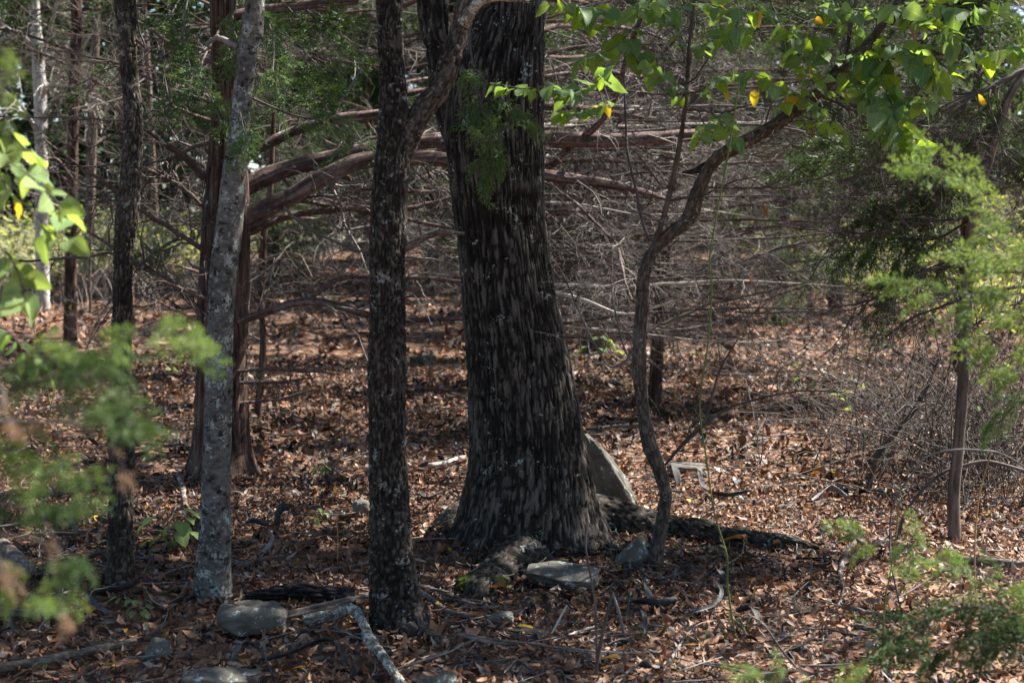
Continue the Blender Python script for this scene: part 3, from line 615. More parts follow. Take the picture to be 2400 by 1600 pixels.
root(oak, base, [(1330, 1262, 90), (1400, 1285, 40), (1450, 1298, 18)], M['oak_root'], 9)
MOSS = [(1128, 1388, .25, .16, .10), (1640, 1262, .36, .14, .10), (1570, 1256, .2, .14, .11)]
kp = G(1106, 1322)
ang = np.linspace(0, 2*np.pi, 17); ring = np.stack([np.cos(ang) * .022, np.zeros(17), np.sin(ang) * .022], 1) + np.array([kp[0], kp[1] - .02, kp[2] + .035])
v, q = tubes(ring[None], np.full((1, 17), .009), 8); obj('knot', mesh('knot', v - base, q, None, {'h': np.full(len(v), .5)}, mats=[M['oak_root']]), oak)
crown(oak, base, (.4, 8.6, 7.6), (5.2, 4.2, 2.2), 36, 7000, .16, 101, (tp[0] + .1, tp[1] + .3, 5.6), limbmat='oak', lr=.1)

# ------------------------------------------------------------------ forked tree in front of it
base = G(930, 1480); Y4 = float(base[1])
fork = thing('forked_tree', 'dark scaly tree trunk forking in front of the massive furrowed trunk', 'tree', base)
rows = [(936, 1482, 122), (925, 1400, 112), (917, 1259, 104), (910, 1106, 98), (908, 953, 93), (908, 800, 91), (909, 663, 89), (910, 510, 88), (916, 408, 82), (924, 320, 78), (921, 204, 66), (915, 102, 62), (912, 0, 64)]
rp = sink(px_path(rows, Y4)); tp = rp[-1]; rp = np.vstack([rp, [tp[0] - .05, tp[1], 4.6, .05]])
trunk_obj('trunk', fork, rp, base, b_rough, M['rough'], ns=170, ds=.008, seed=13, flare=lobes(1.0, .2, [(-.6, 1., 4), (3.6, .5, 5), (1.4, .3, 4), (4.4, .3, 4)]), fine=3.2)
rows = [(935, 370, 50), (968, 300, 62), (996, 250, 60), (1034, 200, 54), (1066, 110, 52), (1088, 40, 52), (1110, -30, 50)]
trunk_obj('limb', fork, np.vstack([px_path(rows, [Y4, Y4 + .1]), [[.3, Y4 + .3, 3.6, .035]]]), base, b_rough, M['crust'], ns=80, ds=.01, seed=15)
trunk_obj('limb', fork, px_path([(940, 585, 20), (966, 574, 19), (1004, 552, 18), (1048, 544, 15), (1088, 547, 8)], [Y4, Y4 - .12]), base, b_rough, M['log'], ns=24, ds=.01, seed=16, scale=.4, cap=True)
trunk_obj('limb', fork, px_path([(1085, 55, 34), (1120, 8, 30), (1165, -4, 20), (1240, 4, 10)], [Y4 + .05, Y4 - .1]), base, b_rough, M['lichen_log'], ns=30, ds=.01, seed=17, scale=.6)
def groot(rows, seed, parent, base, mat=M['log'], lift=1.7): return root(parent, base, rows, mat, seed, b_rough, 22, .5, lift)
groot([(960, 1468, 90), (990, 1490, 50), (1018, 1505, 32), (1045, 1518, 16)], 22, fork, base, M['crust'], .5)
groot([(965, 1400, 22), (1000, 1412, 18), (1058, 1449, 15), (1127, 1459, 15), (1158, 1484, 14), (1194, 1502, 10)], 23, fork, base)
groot([(960, 1385, 20), (1010, 1392, 15), (1058, 1408, 14), (1110, 1428, 13), (1204, 1438, 8)], 24, fork, base)
crown(fork, base, (-.8, 6.6, 6.6), (3.2, 2.6, 1.7), 18, 2600, .13, 102, (tp[0] - .05, tp[1], 4.4), lr=.04)

# ------------------------------------------------------------------ scabby slender tree and grey lichened tree
base = G(283, 1380); Y1 = float(base[1])
t1 = thing('slender_tree', 'slender dark tree trunk with scabby peeling bark beside the blurred juniper', 'tree', base)
rows = [(283, 1386, 68), (282, 1208, 64), (286, 1055, 60), (284, 953, 54), (284, 800, 53), (289, 612, 50), (297, 510, 53), (307, 408, 48), (312, 281, 48), (305, 204, 48), (298, 102, 48), (293, 0, 48)]
rp = sink(px_path(rows, Y1)); tp = rp[-1]; rp = np.vstack([rp, [tp[0] - .1, tp[1], 4.6, .035]])
trunk_obj('trunk', t1, rp, base, b_rough, M['scab'], ns=110, ds=.008, seed=33, flare=lobes(.4, .18, [(-.5, 1, 3), (3, 1, 3), (1.6, .8, 3)]), fine=3.2, scale=1.15)
limb(t1, base, [(285, 590, 7), (200, 600, 6), (100, 611, 5), (0, 616, 3)], Y1, 'twig_dark', 8, (.06, .2), 2, 41, 'twig_dark')
limb(t1, base, [(300, 281, 6), (200, 279, 5), (90, 276, 4), (-20, 275, 3)], [Y1, Y1 + .3], 'twig_dark', 12, (.1, .35), 3, 42, 'twig_dark')
limb(t1, base, [(318, 90, 7), (340, 110, 5), (326, 70, 4), (318, 20, 3)], Y1, 'twig_dark', 4, (.1, .2), 2, 43, 'twig_dark')
crown(t1, base, (-2.6, 7.0, 6.2), (2.4, 2.4, 1.5), 14, 2200, .13, 103, (tp[0] - .1, tp[1], 4.4), lr=.03)
base = G(500, 1400); Y2 = float(base[1])
t2 = thing('grey_tree', 'smooth pale grey trunk blotched with blue green lichen', 'tree', base)
rows = [(499, 1402, 84), (500, 1330, 78), (503, 1259, 74), (506, 1106, 68), (511, 953, 64), (515, 800, 62), (520, 663, 63), (538, 530, 61), (550, 408, 54), (562, 300, 50), (576, 160, 46), (592, 40, 44), (597, 0, 44)]
rp = sink(px_path(rows, Y2)); tp = rp[-1]; rp = np.vstack([rp, [tp[0] + .12, tp[1], 4.6, .035]])
trunk_obj('trunk', t2, rp, base, b_smooth, M['grey'], ns=100, ds=.008, seed=43, flare=lobes(.35, .16, [(-.3, 1, 3), (3.3, 1, 3), (1.5, .6, 3)]), fine=3.2)
limb(t2, base, [(556, 110, 14), (520, 92, 14), (500, 92, 12), (484, 104, 9)], Y2, 'twig', 2, (.05, .1), 0, 44)
limb(t2, base, [(498, 640, 8), (470, 628, 7), (452, 624, 6), (440, 608, 3)], Y2, 'twig_dark', 2, (.03, .08), 0, 45)
crown(t2, base, (-1.5, 5.2, 5.6), (2.2, 1.8, 1.1), 9, 1200, .13, 104, (tp[0] + .12, tp[1], 4.4), lr=.03, limbmat='grey')

# ------------------------------------------------------------------ shaggy cedar behind the grey tree
base = G(522, 1118); Y3 = float(base[1])
c3 = thing('cedar_tree', 'reddish shaggy cedar with long horizontal limbs behind the pale grey trunk', 'tree', base)
rows = [(520, 1120, 160), (520, 1050, 134), (521, 953, 124), (520, 800, 118), (526, 663, 118), (530, 520, 112), (532, 400, 98), (530, 250, 72), (526, 100, 62), (522, 0, 58)]
rp = sink(px_path(rows, Y3)); tp = rp[-1]; rp = np.vstack([rp, [tp[0], tp[1], 4.5, .07], [tp[0], tp[1], 7.5, .03]])
trunk_obj('trunk', c3, rp, base, b_cedar, M['cedar'], ns=120, ds=.02, seed=53, flare=lobes(.6, .2, [(.0, .8, 5), (3.1, .8, 5), (4.6, .6, 4), (1.6, .5, 4)]), fine=4, scale=1.2)
LR = [  # long limbs towards the oak: rows, distance from -> to, twigs
 ([(560, 522, 52), (638, 482, 46), (714, 441, 44), (800, 395, 44), (870, 374, 40), (973, 368, 38), (1045, 375, 36), (1170, 395, 32), (1288, 412, 28), (1403, 428, 24), (1505, 450, 18), (1570, 470, 8)], (0, .5), 26, (.3, .9)),
 ([(560, 446, 46), (663, 400, 42), (800, 367, 38), (905, 341, 36), (1035, 329, 36), (1160, 326, 36), (1275, 326, 36), (1454, 328, 34), (1632, 318, 28), (1720, 330, 12)], (.1, .9), 24, (.3, .9)),
 ([(560, 372, 30), (673, 316, 26), (780, 282, 25), (887, 270, 25), (1060, 255, 24), (1270, 247, 24), (1400, 260, 20), (1560, 286, 12)], (.2, 1.2), 22, (.3, .9)),
 ([(556, 756, 26), (612, 735, 22), (714, 704, 20), (800, 719, 18), (871, 740, 16), (953, 750, 14), (1080, 745, 12), (1200, 730, 8)], (-.1, .3), 14, (.2, .6)),
 ([(714, 704, 14), (760, 676, 13), (800, 650, 12), (871, 648, 11), (960, 651, 10), (1075, 660, 9), (1200, 680, 5)], (.05, .4), 14, (.2, .6)),
 ([(580, 548, 18), (679, 506, 16), (800, 490, 14), (860, 492, 13), (953, 490, 12), (1050, 464, 9), (1150, 430, 5)], (.2, .8), 16, (.2, .7)),
 ([(640, 462, 12), (720, 474, 11), (800, 487, 10), (953, 513, 10), (1085, 545, 8), (1180, 575, 4)], (.3, 1.0), 16, (.2, .7)),
 ([(690, 440, 10), (800, 405, 9), (840, 440, 9), (953, 447, 9), (1060, 452, 5)], (.2, .9), 12, (.2, .5)),
 ([(545, 869, 8), (663, 866, 7), (740, 870, 6), (800, 879, 3)], (-.1, 0), 6, (.1, .3)),
 ([(545, 897, 8), (620, 896, 7), (689, 892, 6), (740, 884, 3)], (-.1, 0), 6, (.1, .3)),
 ([(545, 946, 9), (610, 941, 7), (663, 933, 6), (740, 913, 3)], (-.1, 0), 6, (.1, .3)),
 ([(545, 40, 28), (622, 22, 24), (720, 12, 22), (860, 0, 16)], (0, .2), 10, (.2, .5)),
 ([(500, 420, 22), (477, 413, 20), (434, 372, 17), (388, 337, 14), (337, 301, 10), (260, 262, 5)], (0, -.3), 14, (.2, .6)),
 ([(490, 592, 16), (469, 582, 13), (408, 541, 11), (332, 492, 10), (276, 449, 9), (214, 408, 8), (102, 327, 4)], (0, -.4), 18, (.25, .7)),
 ([(495, 765, 16), (485, 755, 15), (434, 694, 14), (383, 648, 13), (316, 620, 11), (265, 582, 9), (163, 515, 5)], (0, -.4), 22, (.2, .6)),
 ([(490, 500, 10), (440, 450, 9), (380, 415, 8), (300, 380, 6), (200, 392, 4), (40, 381, 2)], (.1, .4), 18, (.25, .7)),
 ([(495, 700, 9), (452, 690, 8), (410, 670, 7), (370, 660, 5), (330, 690, 2)], (-.2, -.5), 14, (.15, .4)),
 ([(500, 330, 12), (440, 350, 10), (380, 390, 8), (330, 450, 6), (300, 520, 3)], (.1, .5), 14, (.2, .6)),
 ([(505, 150, 12), (420, 120, 10), (340, 60, 8), (250, 30, 4)], (.1, .8), 18, (.3, .7)),
 ([(500, 240, 10), (400, 210, 9), (280, 150, 7), (140, 120, 4)], (.1, 1.0), 22, (.3, .8)),
]
for k, (rows, (a, b), tw, tl) in enumerate(LR):
    limb(c3, base, rows, [Y3 + a, Y3 + b], 'limb', tw, tl, 4, 60 + k, 'twig' if k < 8 else 'twig_dark', level3=1 if k < 8 else 0)
for k, (rows, Ya, n, sc, kd) in enumerate([
 ([(550, -120), (545, 40), (560, 160), (562, 250), (575, 320)], (7.4, 5.8), 8, .6, 'mid'), ([(560, -140), (610, 0), (640, 90), (640, 170)], (7.4, 6.0), 7, .6, 'mid'), ([(480, -140), (440, 0), (430, 90), (450, 170)], (7.6, 6.3), 7, .65, 'green'),
 ([(590, 230), (680, 268), (770, 290), (870, 355)], (6.4, 6.1), 8, .5, 'mid'), ([(540, 60), (600, 170), (690, 225), (760, 235)], (9.2, 7.4), 8, .8, 'green'), ([(520, -120), (420, 0), (380, 110), (395, 230)], (9.4, 7.8), 7, .9, 'green'),
 ([(540, 0), (610, 60), (680, 90), (760, 170)], (9.6, 8.6), 8, 1., 'green'), ([(535, -40), (640, -30), (740, 40), (810, 90)], (9.8, 9.2), 8, 1.1, 'green'), ([(520, 60), (470, 160), (500, 240), (520, 290)], (9.2, 6.4), 6, .65, 'mid')]):
    bough(c3, base, rows, Ya, n, kd, sc, 80 + k, 6)
# one long bough that passes over and hangs in front of the oak
g0 = PY(525, -420, Y3); ho = [[*g0, .02], [*PY(800, -330, 8.2), .016], [*PY(1060, -160, 6.9), .012], [*PY(1112, -20, 6.75), .009], [*PY(1100, 90, 6.7), .007], [*PY(1125, 230, 6.65), .006], [*PY(1148, 320, 6.62), .004], [*PY(1140, 372, 6.6), .003]]
bough(c3, base, None, None, 15, 'mid', .6, 95, world=ho, tmin=.62, spread=.75)
bough(c3, base, None, None, 5, 'mid', .5, 96, world=[[*PY(1105, 150, 6.68), .004], [*PY(1165, 225, 6.6), .003], [*PY(1215, 270, 6.6), .002]], tmin=.2)
crown(c3, base, (-2.2, 10.2, 6.6), (2.6, 2.4, 2.0), 16, 3000, .13, 105, (tp[0], tp[1], 5.), 'juniper', limbmat='cedar', lr=.04)
# loose hanging strips of bark
g = np.random.default_rng(77)
for k in range(26):
    s = g.uniform(.25, 2.3); th = g.uniform(-2.9, -.2); r = np.interp(s, [0, .5, 2.5], [.2, .165, .13]); c = np.array([tp[0] - .01, Y3, base[2] + s])
    p = c + np.array([math.cos(th) * r, math.sin(th) * r, 0]); o_ = np.array([math.cos(th), math.sin(th), 0]); tg = np.array([-o_[1], o_[0], 0]); L = g.uniform(.05, .16); wd = g.uniform(.004, .010)
    V = []
    for j in range(5):
        u = j / 4; qv = p + np.array([0, 0, -L * u]) + o_ * (.002 + L * .35 * u * u); V += [qv - tg * wd * (1 - .5 * u), qv + tg * wd * (1 - .5 * u)]
    obj('bark_strip', mesh('bark_strip', np.array(V) - base, [[2*j, 2*j+1, 2*j+3, 2*j+2] for j in range(4)], attrs={'h': [.6] * 10}, mats=[M['cedar']]), c3)

# ------------------------------------------------------------------ dead-limbed cedar growing behind the oak
Y0 = 11.2; b0 = PY(1195, 900, Y0); base = np.array([b0[0], Y0, float(gz(b0[0], Y0))])
c0 = thing('cedar_tree', 'cedar behind the massive furrowed trunk, its bare dead limbs tangled', 'tree', base)
rp = np.array([[b0[0], Y0, base[2] - .1, .14], [b0[0] + .02, Y0, 1., .11], [b0[0] - .02, Y0, 3, .08], [b0[0], Y0, 6.5, .03]])
trunk_obj('trunk', c0, rp, base, b_cedar, M['cedar'], ns=60, ds=.025, seed=54, flare=lobes(.4, .14, [(0, 1, 3), (3, 1, 3)]))
TL = [
 ([(1195, 420, 14), (1293, 382, 12), (1403, 376, 9), (1582, 384, 8), (1709, 384, 7), (1837, 376, 4)], (0, .2), 20, (.3, .8)),
 ([(1195, 440, 22), (1285, 388, 20), (1327, 351, 19), (1365, 320, 18), (1395, 300, 18), (1443, 230, 16), (1473, 117, 14), (1503, 40, 11), (1520, -40, 8)], (0, -3.2), 8, (.2, .5)),
 ([(1195, 330, 9), (1250, 394, 8), (1306, 445, 8), (1352, 479, 8), (1403, 530, 7), (1444, 570, 7), (1454, 606, 7), (1467, 665, 5), (1482, 702, 3)], (0, -2.5), 14, (.2, .5)),
 ([(1195, 660, 14), (1298, 614, 10), (1413, 570, 8), (1480, 555, 8), (1582, 547, 6), (1700, 560, 3)], (0, -.5), 18, (.3, .7)),
 ([(1195, 690, 18), (1306, 670, 13), (1365, 655, 12), (1429, 644, 11), (1582, 652, 10), (1684, 629, 9), (1760, 604, 8), (1850, 575, 6), (1960, 560, 3)], (0, .3), 22, (.3, .8)),
 ([(1195, 640, 10), (1306, 650, 8), (1395, 653, 7), (1480, 640, 5)], (0, 1), 12, (.3, .6)),
 ([(1195, 520, 18), (1378, 583, 15), (1454, 629, 14), (1528, 655, 13), (1658, 693, 11), (1760, 702, 6)], (0, .6), 22, (.3, .8)),
 ([(1195, 430, 24), (1290, 432, 20), (1400, 440, 18), (1500, 455, 14), (1600, 500, 6)], (.2, 1.), 22, (.3, .8)),
 ([(1195, 560, 16), (1300, 560, 13), (1420, 590, 11), (1560, 640, 9), (1680, 720, 4)], (.1, .9), 22, (.3, .8)),
 ([(1195, 300, 16), (1320, 285, 14), (1460, 300, 12), (1620, 350, 9), (1800, 440, 4)], (.1, .8), 24, (.3, .9)),
 ([(1195, 200, 18), (1340, 170, 15), (1500, 180, 11), (1660, 230, 7), (1800, 300, 3)], (.1, 1.3), 24, (.3, .9)),
 ([(1195, 90, 16), (1330, 60, 13), (1480, 70, 10), (1640, 120, 4)], (.1, 1.6), 22, (.3, .9)),
 ([(1195, 480, 14), (1320, 500, 11), (1460, 480, 9), (1620, 520, 6), (1760, 600, 3)], (.2, 1.6), 22, (.3, .9)),
 ([(1195, 770, 12), (1330, 790, 10), (1480, 775, 8), (1600, 790, 4)], (0, .5), 14, (.2, .5)),
 ([(1195, 600, 16), (1110, 580, 12), (1020, 600, 8), (900, 620, 4)], (.2, 1.4), 18, (.3, .8)),
 ([(1195, 500, 16), (1100, 450, 12), (980, 440, 9), (800, 460, 4)], (.2, 1.6), 20, (.3, .8)),
]
for k, (rows, (a, b), tw, tl) in enumerate(TL):
    o = limb(c0, base, rows, [Y0 + a, Y0 + b], 'limb', tw, tl, 4, 160 + k, 'twig', level3=1)
    fans(o, base, catmull(px_path(rows, [Y0 + a, Y0 + b]), 5), 5, 'twig', np.random.default_rng(k), (.45, .9), .2)
crown(c0, base, (1.2, 12.5, 7), (2.6, 2.2, 1.8), 10, 1500, .13, 106, (b0[0], Y0, 6.), 'juniper', limbmat='cedar', lr=.03)

g = np.random.default_rng(171)
for k in range(34):
    px = 1195; py = g.uniform(230, 800); L = g.uniform(300, 900); up = g.uniform(-.16, .16); w0 = g.uniform(5, 11); e = px + L; rows = [(px, py, w0), (px + L * .3, py - up * L * .3 + g.normal() * 8, w0 * .85), (px + L * .65, py - up * L * .5 + g.normal() * 14, w0 * .6), (e, py - up * L * .4 + g.normal() * 22, w0 * .25)]
    yy = [Y0 + g.uniform(-.2, .2), Y0 + g.uniform(-2.2, 1.2)]
    o = limb(c0, base, rows, yy, 'twig_dark' if k % 3 else 'twig_pale', 12, (.15, .6), 3, 1800 + k, 'twig' if k % 2 else 'twig_dark')
def wild_cedar(px, Y, label, seed, h=9, r0=.11, nl=26, z0=.3, z1=4.2, reach=(1.4, 3.2), green=1, dense=5, tmat='twig', az=None, far='far', twg=16, sc=(.5, 1.), lvl=1, name='cedar_tree', tmat_trunk='cedar'):
    """A cedar whose low limbs are bare and whose outer and upper limbs carry sprays."""
    g = np.random.default_rng(seed); p = PY(px, 600, Y); base = np.array([p[0], Y, float(gz(p[0], Y))])
    t = thing(name, label, 'tree', base); lean = g.normal(size=2) * .15
    rp = np.array([[base[0], Y, base[2] - .15, r0 * 1.15], [base[0] + lean[0] * .2, Y + lean[1] * .2, base[2] + 1, r0], [base[0] + lean[0], Y + lean[1], base[2] + h * .5, r0 * .6], [base[0] + lean[0] * 1.5, Y + lean[1], base[2] + h, .02]])
    trunk_obj('trunk', t, rp, base, b_cedar, M[tmat_trunk], ns=26, ds=.08, seed=seed, flare=lobes(.3, .14, [(0, 1, 3), (3, 1, 3)]), fine=5)
    for k in range(nl):
        z = z0 + (z1 - z0) * (k + g.random()) / nl; a = g.uniform(0, 2*np.pi) if az is None else g.uniform(*az); L = g.uniform(*reach) * (1.1 - .35 * z / max(z1, 1)); rr = min(r0, .1) * g.uniform(.13, .36)
        A = np.array([base[0], Y, base[2] + z]); d = np.array([math.cos(a), math.sin(a), 0]); up = g.uniform(.05, .4)
        w = [[*A, rr], [*(A + d * L * .33 + [0, 0, up * L * .33] + g.normal(size=3) * .05), rr * .8], [*(A + d * L * .68 + [0, 0, up * L * .5] + g.normal(size=3) * .09), rr * .55], [*(A + d * L + [0, 0, up * L * .42] + g.normal(size=3) * .12), rr * .2]]
        o = limb(t, base, None, None, 'limb', 0, (.22, .85), 0, seed * 50 + k, tmat, world=w)
        fans(o, base, catmull(np.array(w), 5), int(dense), tmat, g, (.5, 1.3), .15)
        ng = int(green * g.uniform(.4, 1.6) * (0.35 + 1.6 * z / z1))
        P = catmull(np.array(w), 6)[:, :3]
        for j in range(ng):
            u = g.uniform(.45, 1.); i = min(int(u * (len(P) - 1)), len(P) - 2); spray(t, base, P[i], norm(P[i+1] - P[i]) + g.normal(size=3) * .55, g.uniform(*sc), far, g)
    return t, base

# cedars deeper in the wood
wild_cedar(1393, 16.6, 'cedar with a short dark trunk showing under the tangle of dead limbs', 201, r0=.14, nl=34, reach=(1.6, 4.2), green=1.2, z0=.5, dense=3)
wild_cedar(1535, 12.3, 'thin bare cedar standing behind the crooked sapling', 202, h=6, r0=.055, nl=30, z0=.6, z1=3.2, reach=(1.0, 2.6), green=.3, dense=2)
wild_cedar(1225, 14.0, 'cedar hidden behind the massive trunk, its bare limbs raking outward', 203, h=7, r0=.09, nl=46, z0=.5, z1=4.2, reach=(1.8, 4.6), green=.5, dense=2, az=(-1.0, 1.0))
wild_cedar(2255, 14.6, 'cedar with drooping dark green foliage hidden behind the thin straight trunk', 204, h=7, r0=.07, nl=30, z0=.6, z1=4.4, reach=(1.2, 2.6), green=3.2, dense=4)
wild_cedar(905, 16.0, 'cedar with green hanging foliage hidden behind the forked trunk', 206, h=9, r0=.09, nl=30, z0=1.0, z1=5.5, reach=(1.4, 3.6), green=2.8, dense=4)
wild_cedar(296, 17.5, 'cedar crowded with green foliage hidden behind the scabby slender trunk', 207, h=9, r0=.08, nl=22, z0=2.8, z1=6.5, reach=(1.4, 3.2), green=2.4, dense=3)
wild_cedar(1120, 20.0, 'dark cedar far behind the massive furrowed trunk', 208, h=9, r0=.11, nl=30, z0=1.0, z1=6, reach=(1.8, 4.0), green=2.6, dense=4)
wild_cedar(1520, 22.0, 'deep green cedar far behind the crooked sapling', 209, h=10, r0=.11, nl=30, z0=1.0, z1=7, reach=(1.8, 4.0), green=5, dense=3, far='far_mid')
wild_cedar(1960, 21.0, 'low spreading green cedar far behind the leaning leafy sapling', 210, h=9, r0=.10, nl=34, z0=.2, z1=6, reach=(1.5, 3.2), green=5.5, dense=3, far='far_mid')
wild_cedar(-60, 31.0, 'cedar at the meadow edge beside the bleached dead tree', 211, h=9, r0=.12, nl=22, z0=3.0, z1=7, reach=(1.5, 3.4), green=2.4, dense=4)
wild_cedar(2250, 27.0, 'bushy sunlit cedar far beyond the thin straight tree', 212, h=10, r0=.13, nl=26, z0=.4, z1=7, reach=(1.6, 3.4), green=3.4, dense=3, far='far_bright')
for k, (px, Y) in enumerate([(640, 27), (860, 31), (1010, 26), (1240, 30), (1440, 27), (1690, 30), (1830, 27), (1350, 36), (2050, 33)]):
    t, b_ = wild_cedar(px, Y, 'dim dense cedar closing the wood far behind the dead limbs', 230 + k, h=10, r0=.12, nl=26, z0=.3, z1=8, reach=(1.6, 3.2), green=4.5, dense=1, sc=(1., 1.8)); t['group'] = 'dense cedars deep in the wood'
wild_cedar(515, 13.2, 'bare wiry cedar hidden directly behind the shaggy reddish cedar', 213, h=6, r0=.05, nl=30, z0=.5, z1=3.6, reach=(1.0, 2.8), green=.5, dense=3, tmat='twig_dark')

# brown trunk at the meadow edge, bleached dead tree, thin stems
base = G(165, 798); Y8 = float(base[1])
t8 = thing('meadow_edge_tree', 'straight reddish brown trunk standing clear at the meadow edge', 'tree', base)
rp = sink(px_path([(165, 800, 34), (165, 663, 29), (168, 510, 28), (171, 306, 27), (176, 150, 26), (179, 0, 26)], Y8)); tp = rp[-1]
trunk_obj('trunk', t8, np.vstack([rp, [tp[0], tp[1], 9.5, .04]]), base, b_cedar, M['cedar'], ns=48, ds=.04, seed=71, fine=6)
g = np.random.default_rng(72)
for k in range(16):
    z = g.uniform(1.3, 6.2); a = g.uniform(0, 6.28); L = g.uniform(1., 2.6); A = np.array([tp[0] - .05, Y8, base[2] + z]); d = np.array([math.cos(a), math.sin(a), 0])
    limb(t8, base, None, None, 'limb', 12, (.2, .8), 4, 7200 + k, 'twig_dark', world=[[*A, .022], [*(A + d * L * .5 + [0, 0, .15 * L]), .014], [*(A + d * L + [0, 0, .1 * L]), .005]])
crown(t8, base, (tp[0], Y8, 9.5), (3.2, 3., 2.2), 16, 3000, .16, 107, (tp[0], Y8, 8.), lr=.05, zmin=7.5)
base = G(95, 760); Yp = float(base[1]) + 2; base = np.array([PY(95, 760, Yp)[0], Yp, 0.]); base[2] = float(gz(base[0], Yp))
tb = thing('dead_tree', 'bleached white dead tree with bare forking limbs at the meadow edge', 'tree', base)
rp = sink(px_path([(100, 700, 32), (98, 480, 30), (95, 260, 30), (88, 120, 28), (80, 0, 24)], Yp)); tp = rp[-1]
trunk_obj('trunk', tb, np.vstack([rp, [tp[0], tp[1], 8, .03]]), base, b_smooth, M['pale'], ns=40, ds=.04, seed=73, fine=6)
for k, rows in enumerate([[(92, 230, 14), (130, 190, 11), (170, 150, 8), (230, 60, 5)], [(95, 300, 14), (140, 220, 10), (215, 230, 7), (260, 250, 4)], [(88, 120, 12), (50, 80, 9), (10, 60, 6), (-30, 0, 3)], [(90, 160, 12), (120, 60, 9), (140, -20, 6)], [(95, 330, 10), (60, 260, 8), (20, 220, 4)], [(95, 200, 9), (150, 215, 8), (200, 200, 5), (240, 170, 3)]]):
    limb(tb, base, rows, [Yp, Yp - .6], 'pale', 9, (.3, .9), 3, 740 + k, 'twig_pale')
for (rows, Ys, nm, lab, mt) in [
 ([(603, 982, 19), (610, 900, 17), (617, 800, 16), (612, 700, 15), (618, 560, 15), (635, 430, 14), (640, 300, 12)], None, 'young_tree', 'thin dark young tree rising behind the shaggy cedar limbs', 'cedar'),
 ([(212, 735, 8), (211, 650, 7), (213, 560, 6), (218, 450, 5)], None, 'thin_stem_tree', 'pencil thin stem between two trunks at the meadow edge', 'thin'),
 ([(1125, 900, 14), (1118, 780, 12), (1121, 600, 11)], None, 'young_tree', 'thin stem hidden close behind the massive furrowed trunk', 'cedar')][:2]:
    base = G(rows[0][0], rows[0][1]); Yt = float(base[1]); t = thing(nm, lab, 'tree', base); rp = sink(px_path(rows, Yt)); tp = rp[-1]
    trunk_obj('trunk', t, np.vstack([rp, [tp[0] + .1, tp[1], tp[2] + 1.5, .008]]), base, b_cedar, M[mt], ns=24, ds=.03, seed=75, scale=.3)
    g = np.random.default_rng(int(rows[0][0]))
    for k in range(9):
        i = g.integers(2, len(rp)); A = rp[i, :3]; a = g.uniform(0, 6.28); L = g.uniform(.5, 1.3); d = np.array([math.cos(a), math.sin(a), 0])
        limb(t, base, None, None, 'limb', 8, (.15, .45), 3, 7600 + k, 'twig_dark', world=[[*A, .008], [*(A + d * L * .5 + [0, 0, .12 * L]), .005], [*(A + d * L + [0, 0, .05 * L]), .002]])

# ------------------------------------------------------------------ crooked sapling with broad leaves
base = G(1534, 1332); Y6 = float(base[1])
t6 = thing('crooked_sapling', 'crooked sapling whose bent stem leans far over under broad green leaves', 'tree', base)
rows = [(1533, 1335, 48), (1540, 1285, 40), (1556, 1200, 34), (1560, 1157, 34), (1547, 1106, 36), (1527, 1055, 36), (1514, 1004, 34), (1501, 902, 34), (1498, 800, 32), (1506, 714, 33), (1510, 640, 33), (1532, 587, 34), (1570, 548, 36), (1615, 510, 34), (1638, 444, 34), (1664, 390, 34), (1702, 357, 32), (1778, 316, 30), (1855, 265, 31), (1916, 219, 28), (1977, 153, 26), (2034, 102, 25), (2090, 30, 22), (2110, 0, 22)]
rp = sink(px_path(rows, [Y6, Y6 - .5])); tp = rp[-1]; rp = np.vstack([rp, [tp[0] + .5, tp[1] - .2, 3.9, .018]])
trunk_obj('trunk', t6, rp, base, b_rough, M['sapling'], ns=56, ds=.010, seed=81, fine=5, scale=.8, flare=lobes(.3, .06, [(0, 1, 3), (3, 1, 3)]))
Yb = Y6 - .25
limb(t6, base, [(1528, 585, 14), (1555, 510, 14), (1575, 430, 14), (1590, 357, 13), (1606, 250, 11), (1615, 120, 9), (1628, 0, 7), (1640, -80, 4)], [Yb, Yb - .2], 'sapling', 16, (.15, .5), 3, 301, 'twig_dark')
limb(t6, base, [(1606, 255, 8), (1660, 262, 7), (1700, 262, 6), (1750, 248, 5), (1830, 250, 3)], [Yb - .1, Yb - .3], 'twig_dark', 8, (.1, .3), 2, 302, 'twig_dark')
limb(t6, base, [(1520, 560, 7), (1505, 517, 7), (1492, 453, 6), (1472, 364, 6), (1467, 300, 5), (1462, 180, 3)], [Yb + .1, Yb + .4], 'twig_dark', 8, (.1, .35), 2, 303, 'twig_dark')
lo_ = limb(t6, base, [(1977, 153, 12), (1990, 90, 10), (2000, 30, 9), (2020, -40, 6)], [Y6 - .4, Y6 - .5], 'sapling', 8, (.1, .4), 3, 304, 'twig_dark')
limb(t6, base, [(1558, 1090, 6), (1600, 1040, 8), (1650, 985, 7), (1668, 930, 6), (1690, 860, 5), (1732, 790, 3)], [Y6, Y6 - .1], 'twig_dark', 12, (.08, .35), 2, 305, 'twig_dark')
limb(t6, base, [(1600, 1040, 6), (1700, 960, 6), (1790, 930, 5), (1880, 917, 4), (1975, 919, 3)], [Y6, Y6 - .2], 'twig_dark', 12, (.06, .25), 2, 306, 'twig_dark')
limb(t6, base, [(1506, 800, 6), (1440, 860, 5), (1390, 800, 5), (1340, 690, 4), (1320, 640, 2)], [Y6, Y6 + .3], 'twig', 12, (.08, .3), 2, 307)
limb(t6, base, [(1500, 870, 5), (1465, 820, 5), (1440, 720, 4), (1430, 640, 3)], [Y6, Y6 + .2], 'twig', 8, (.08, .3), 2, 308)
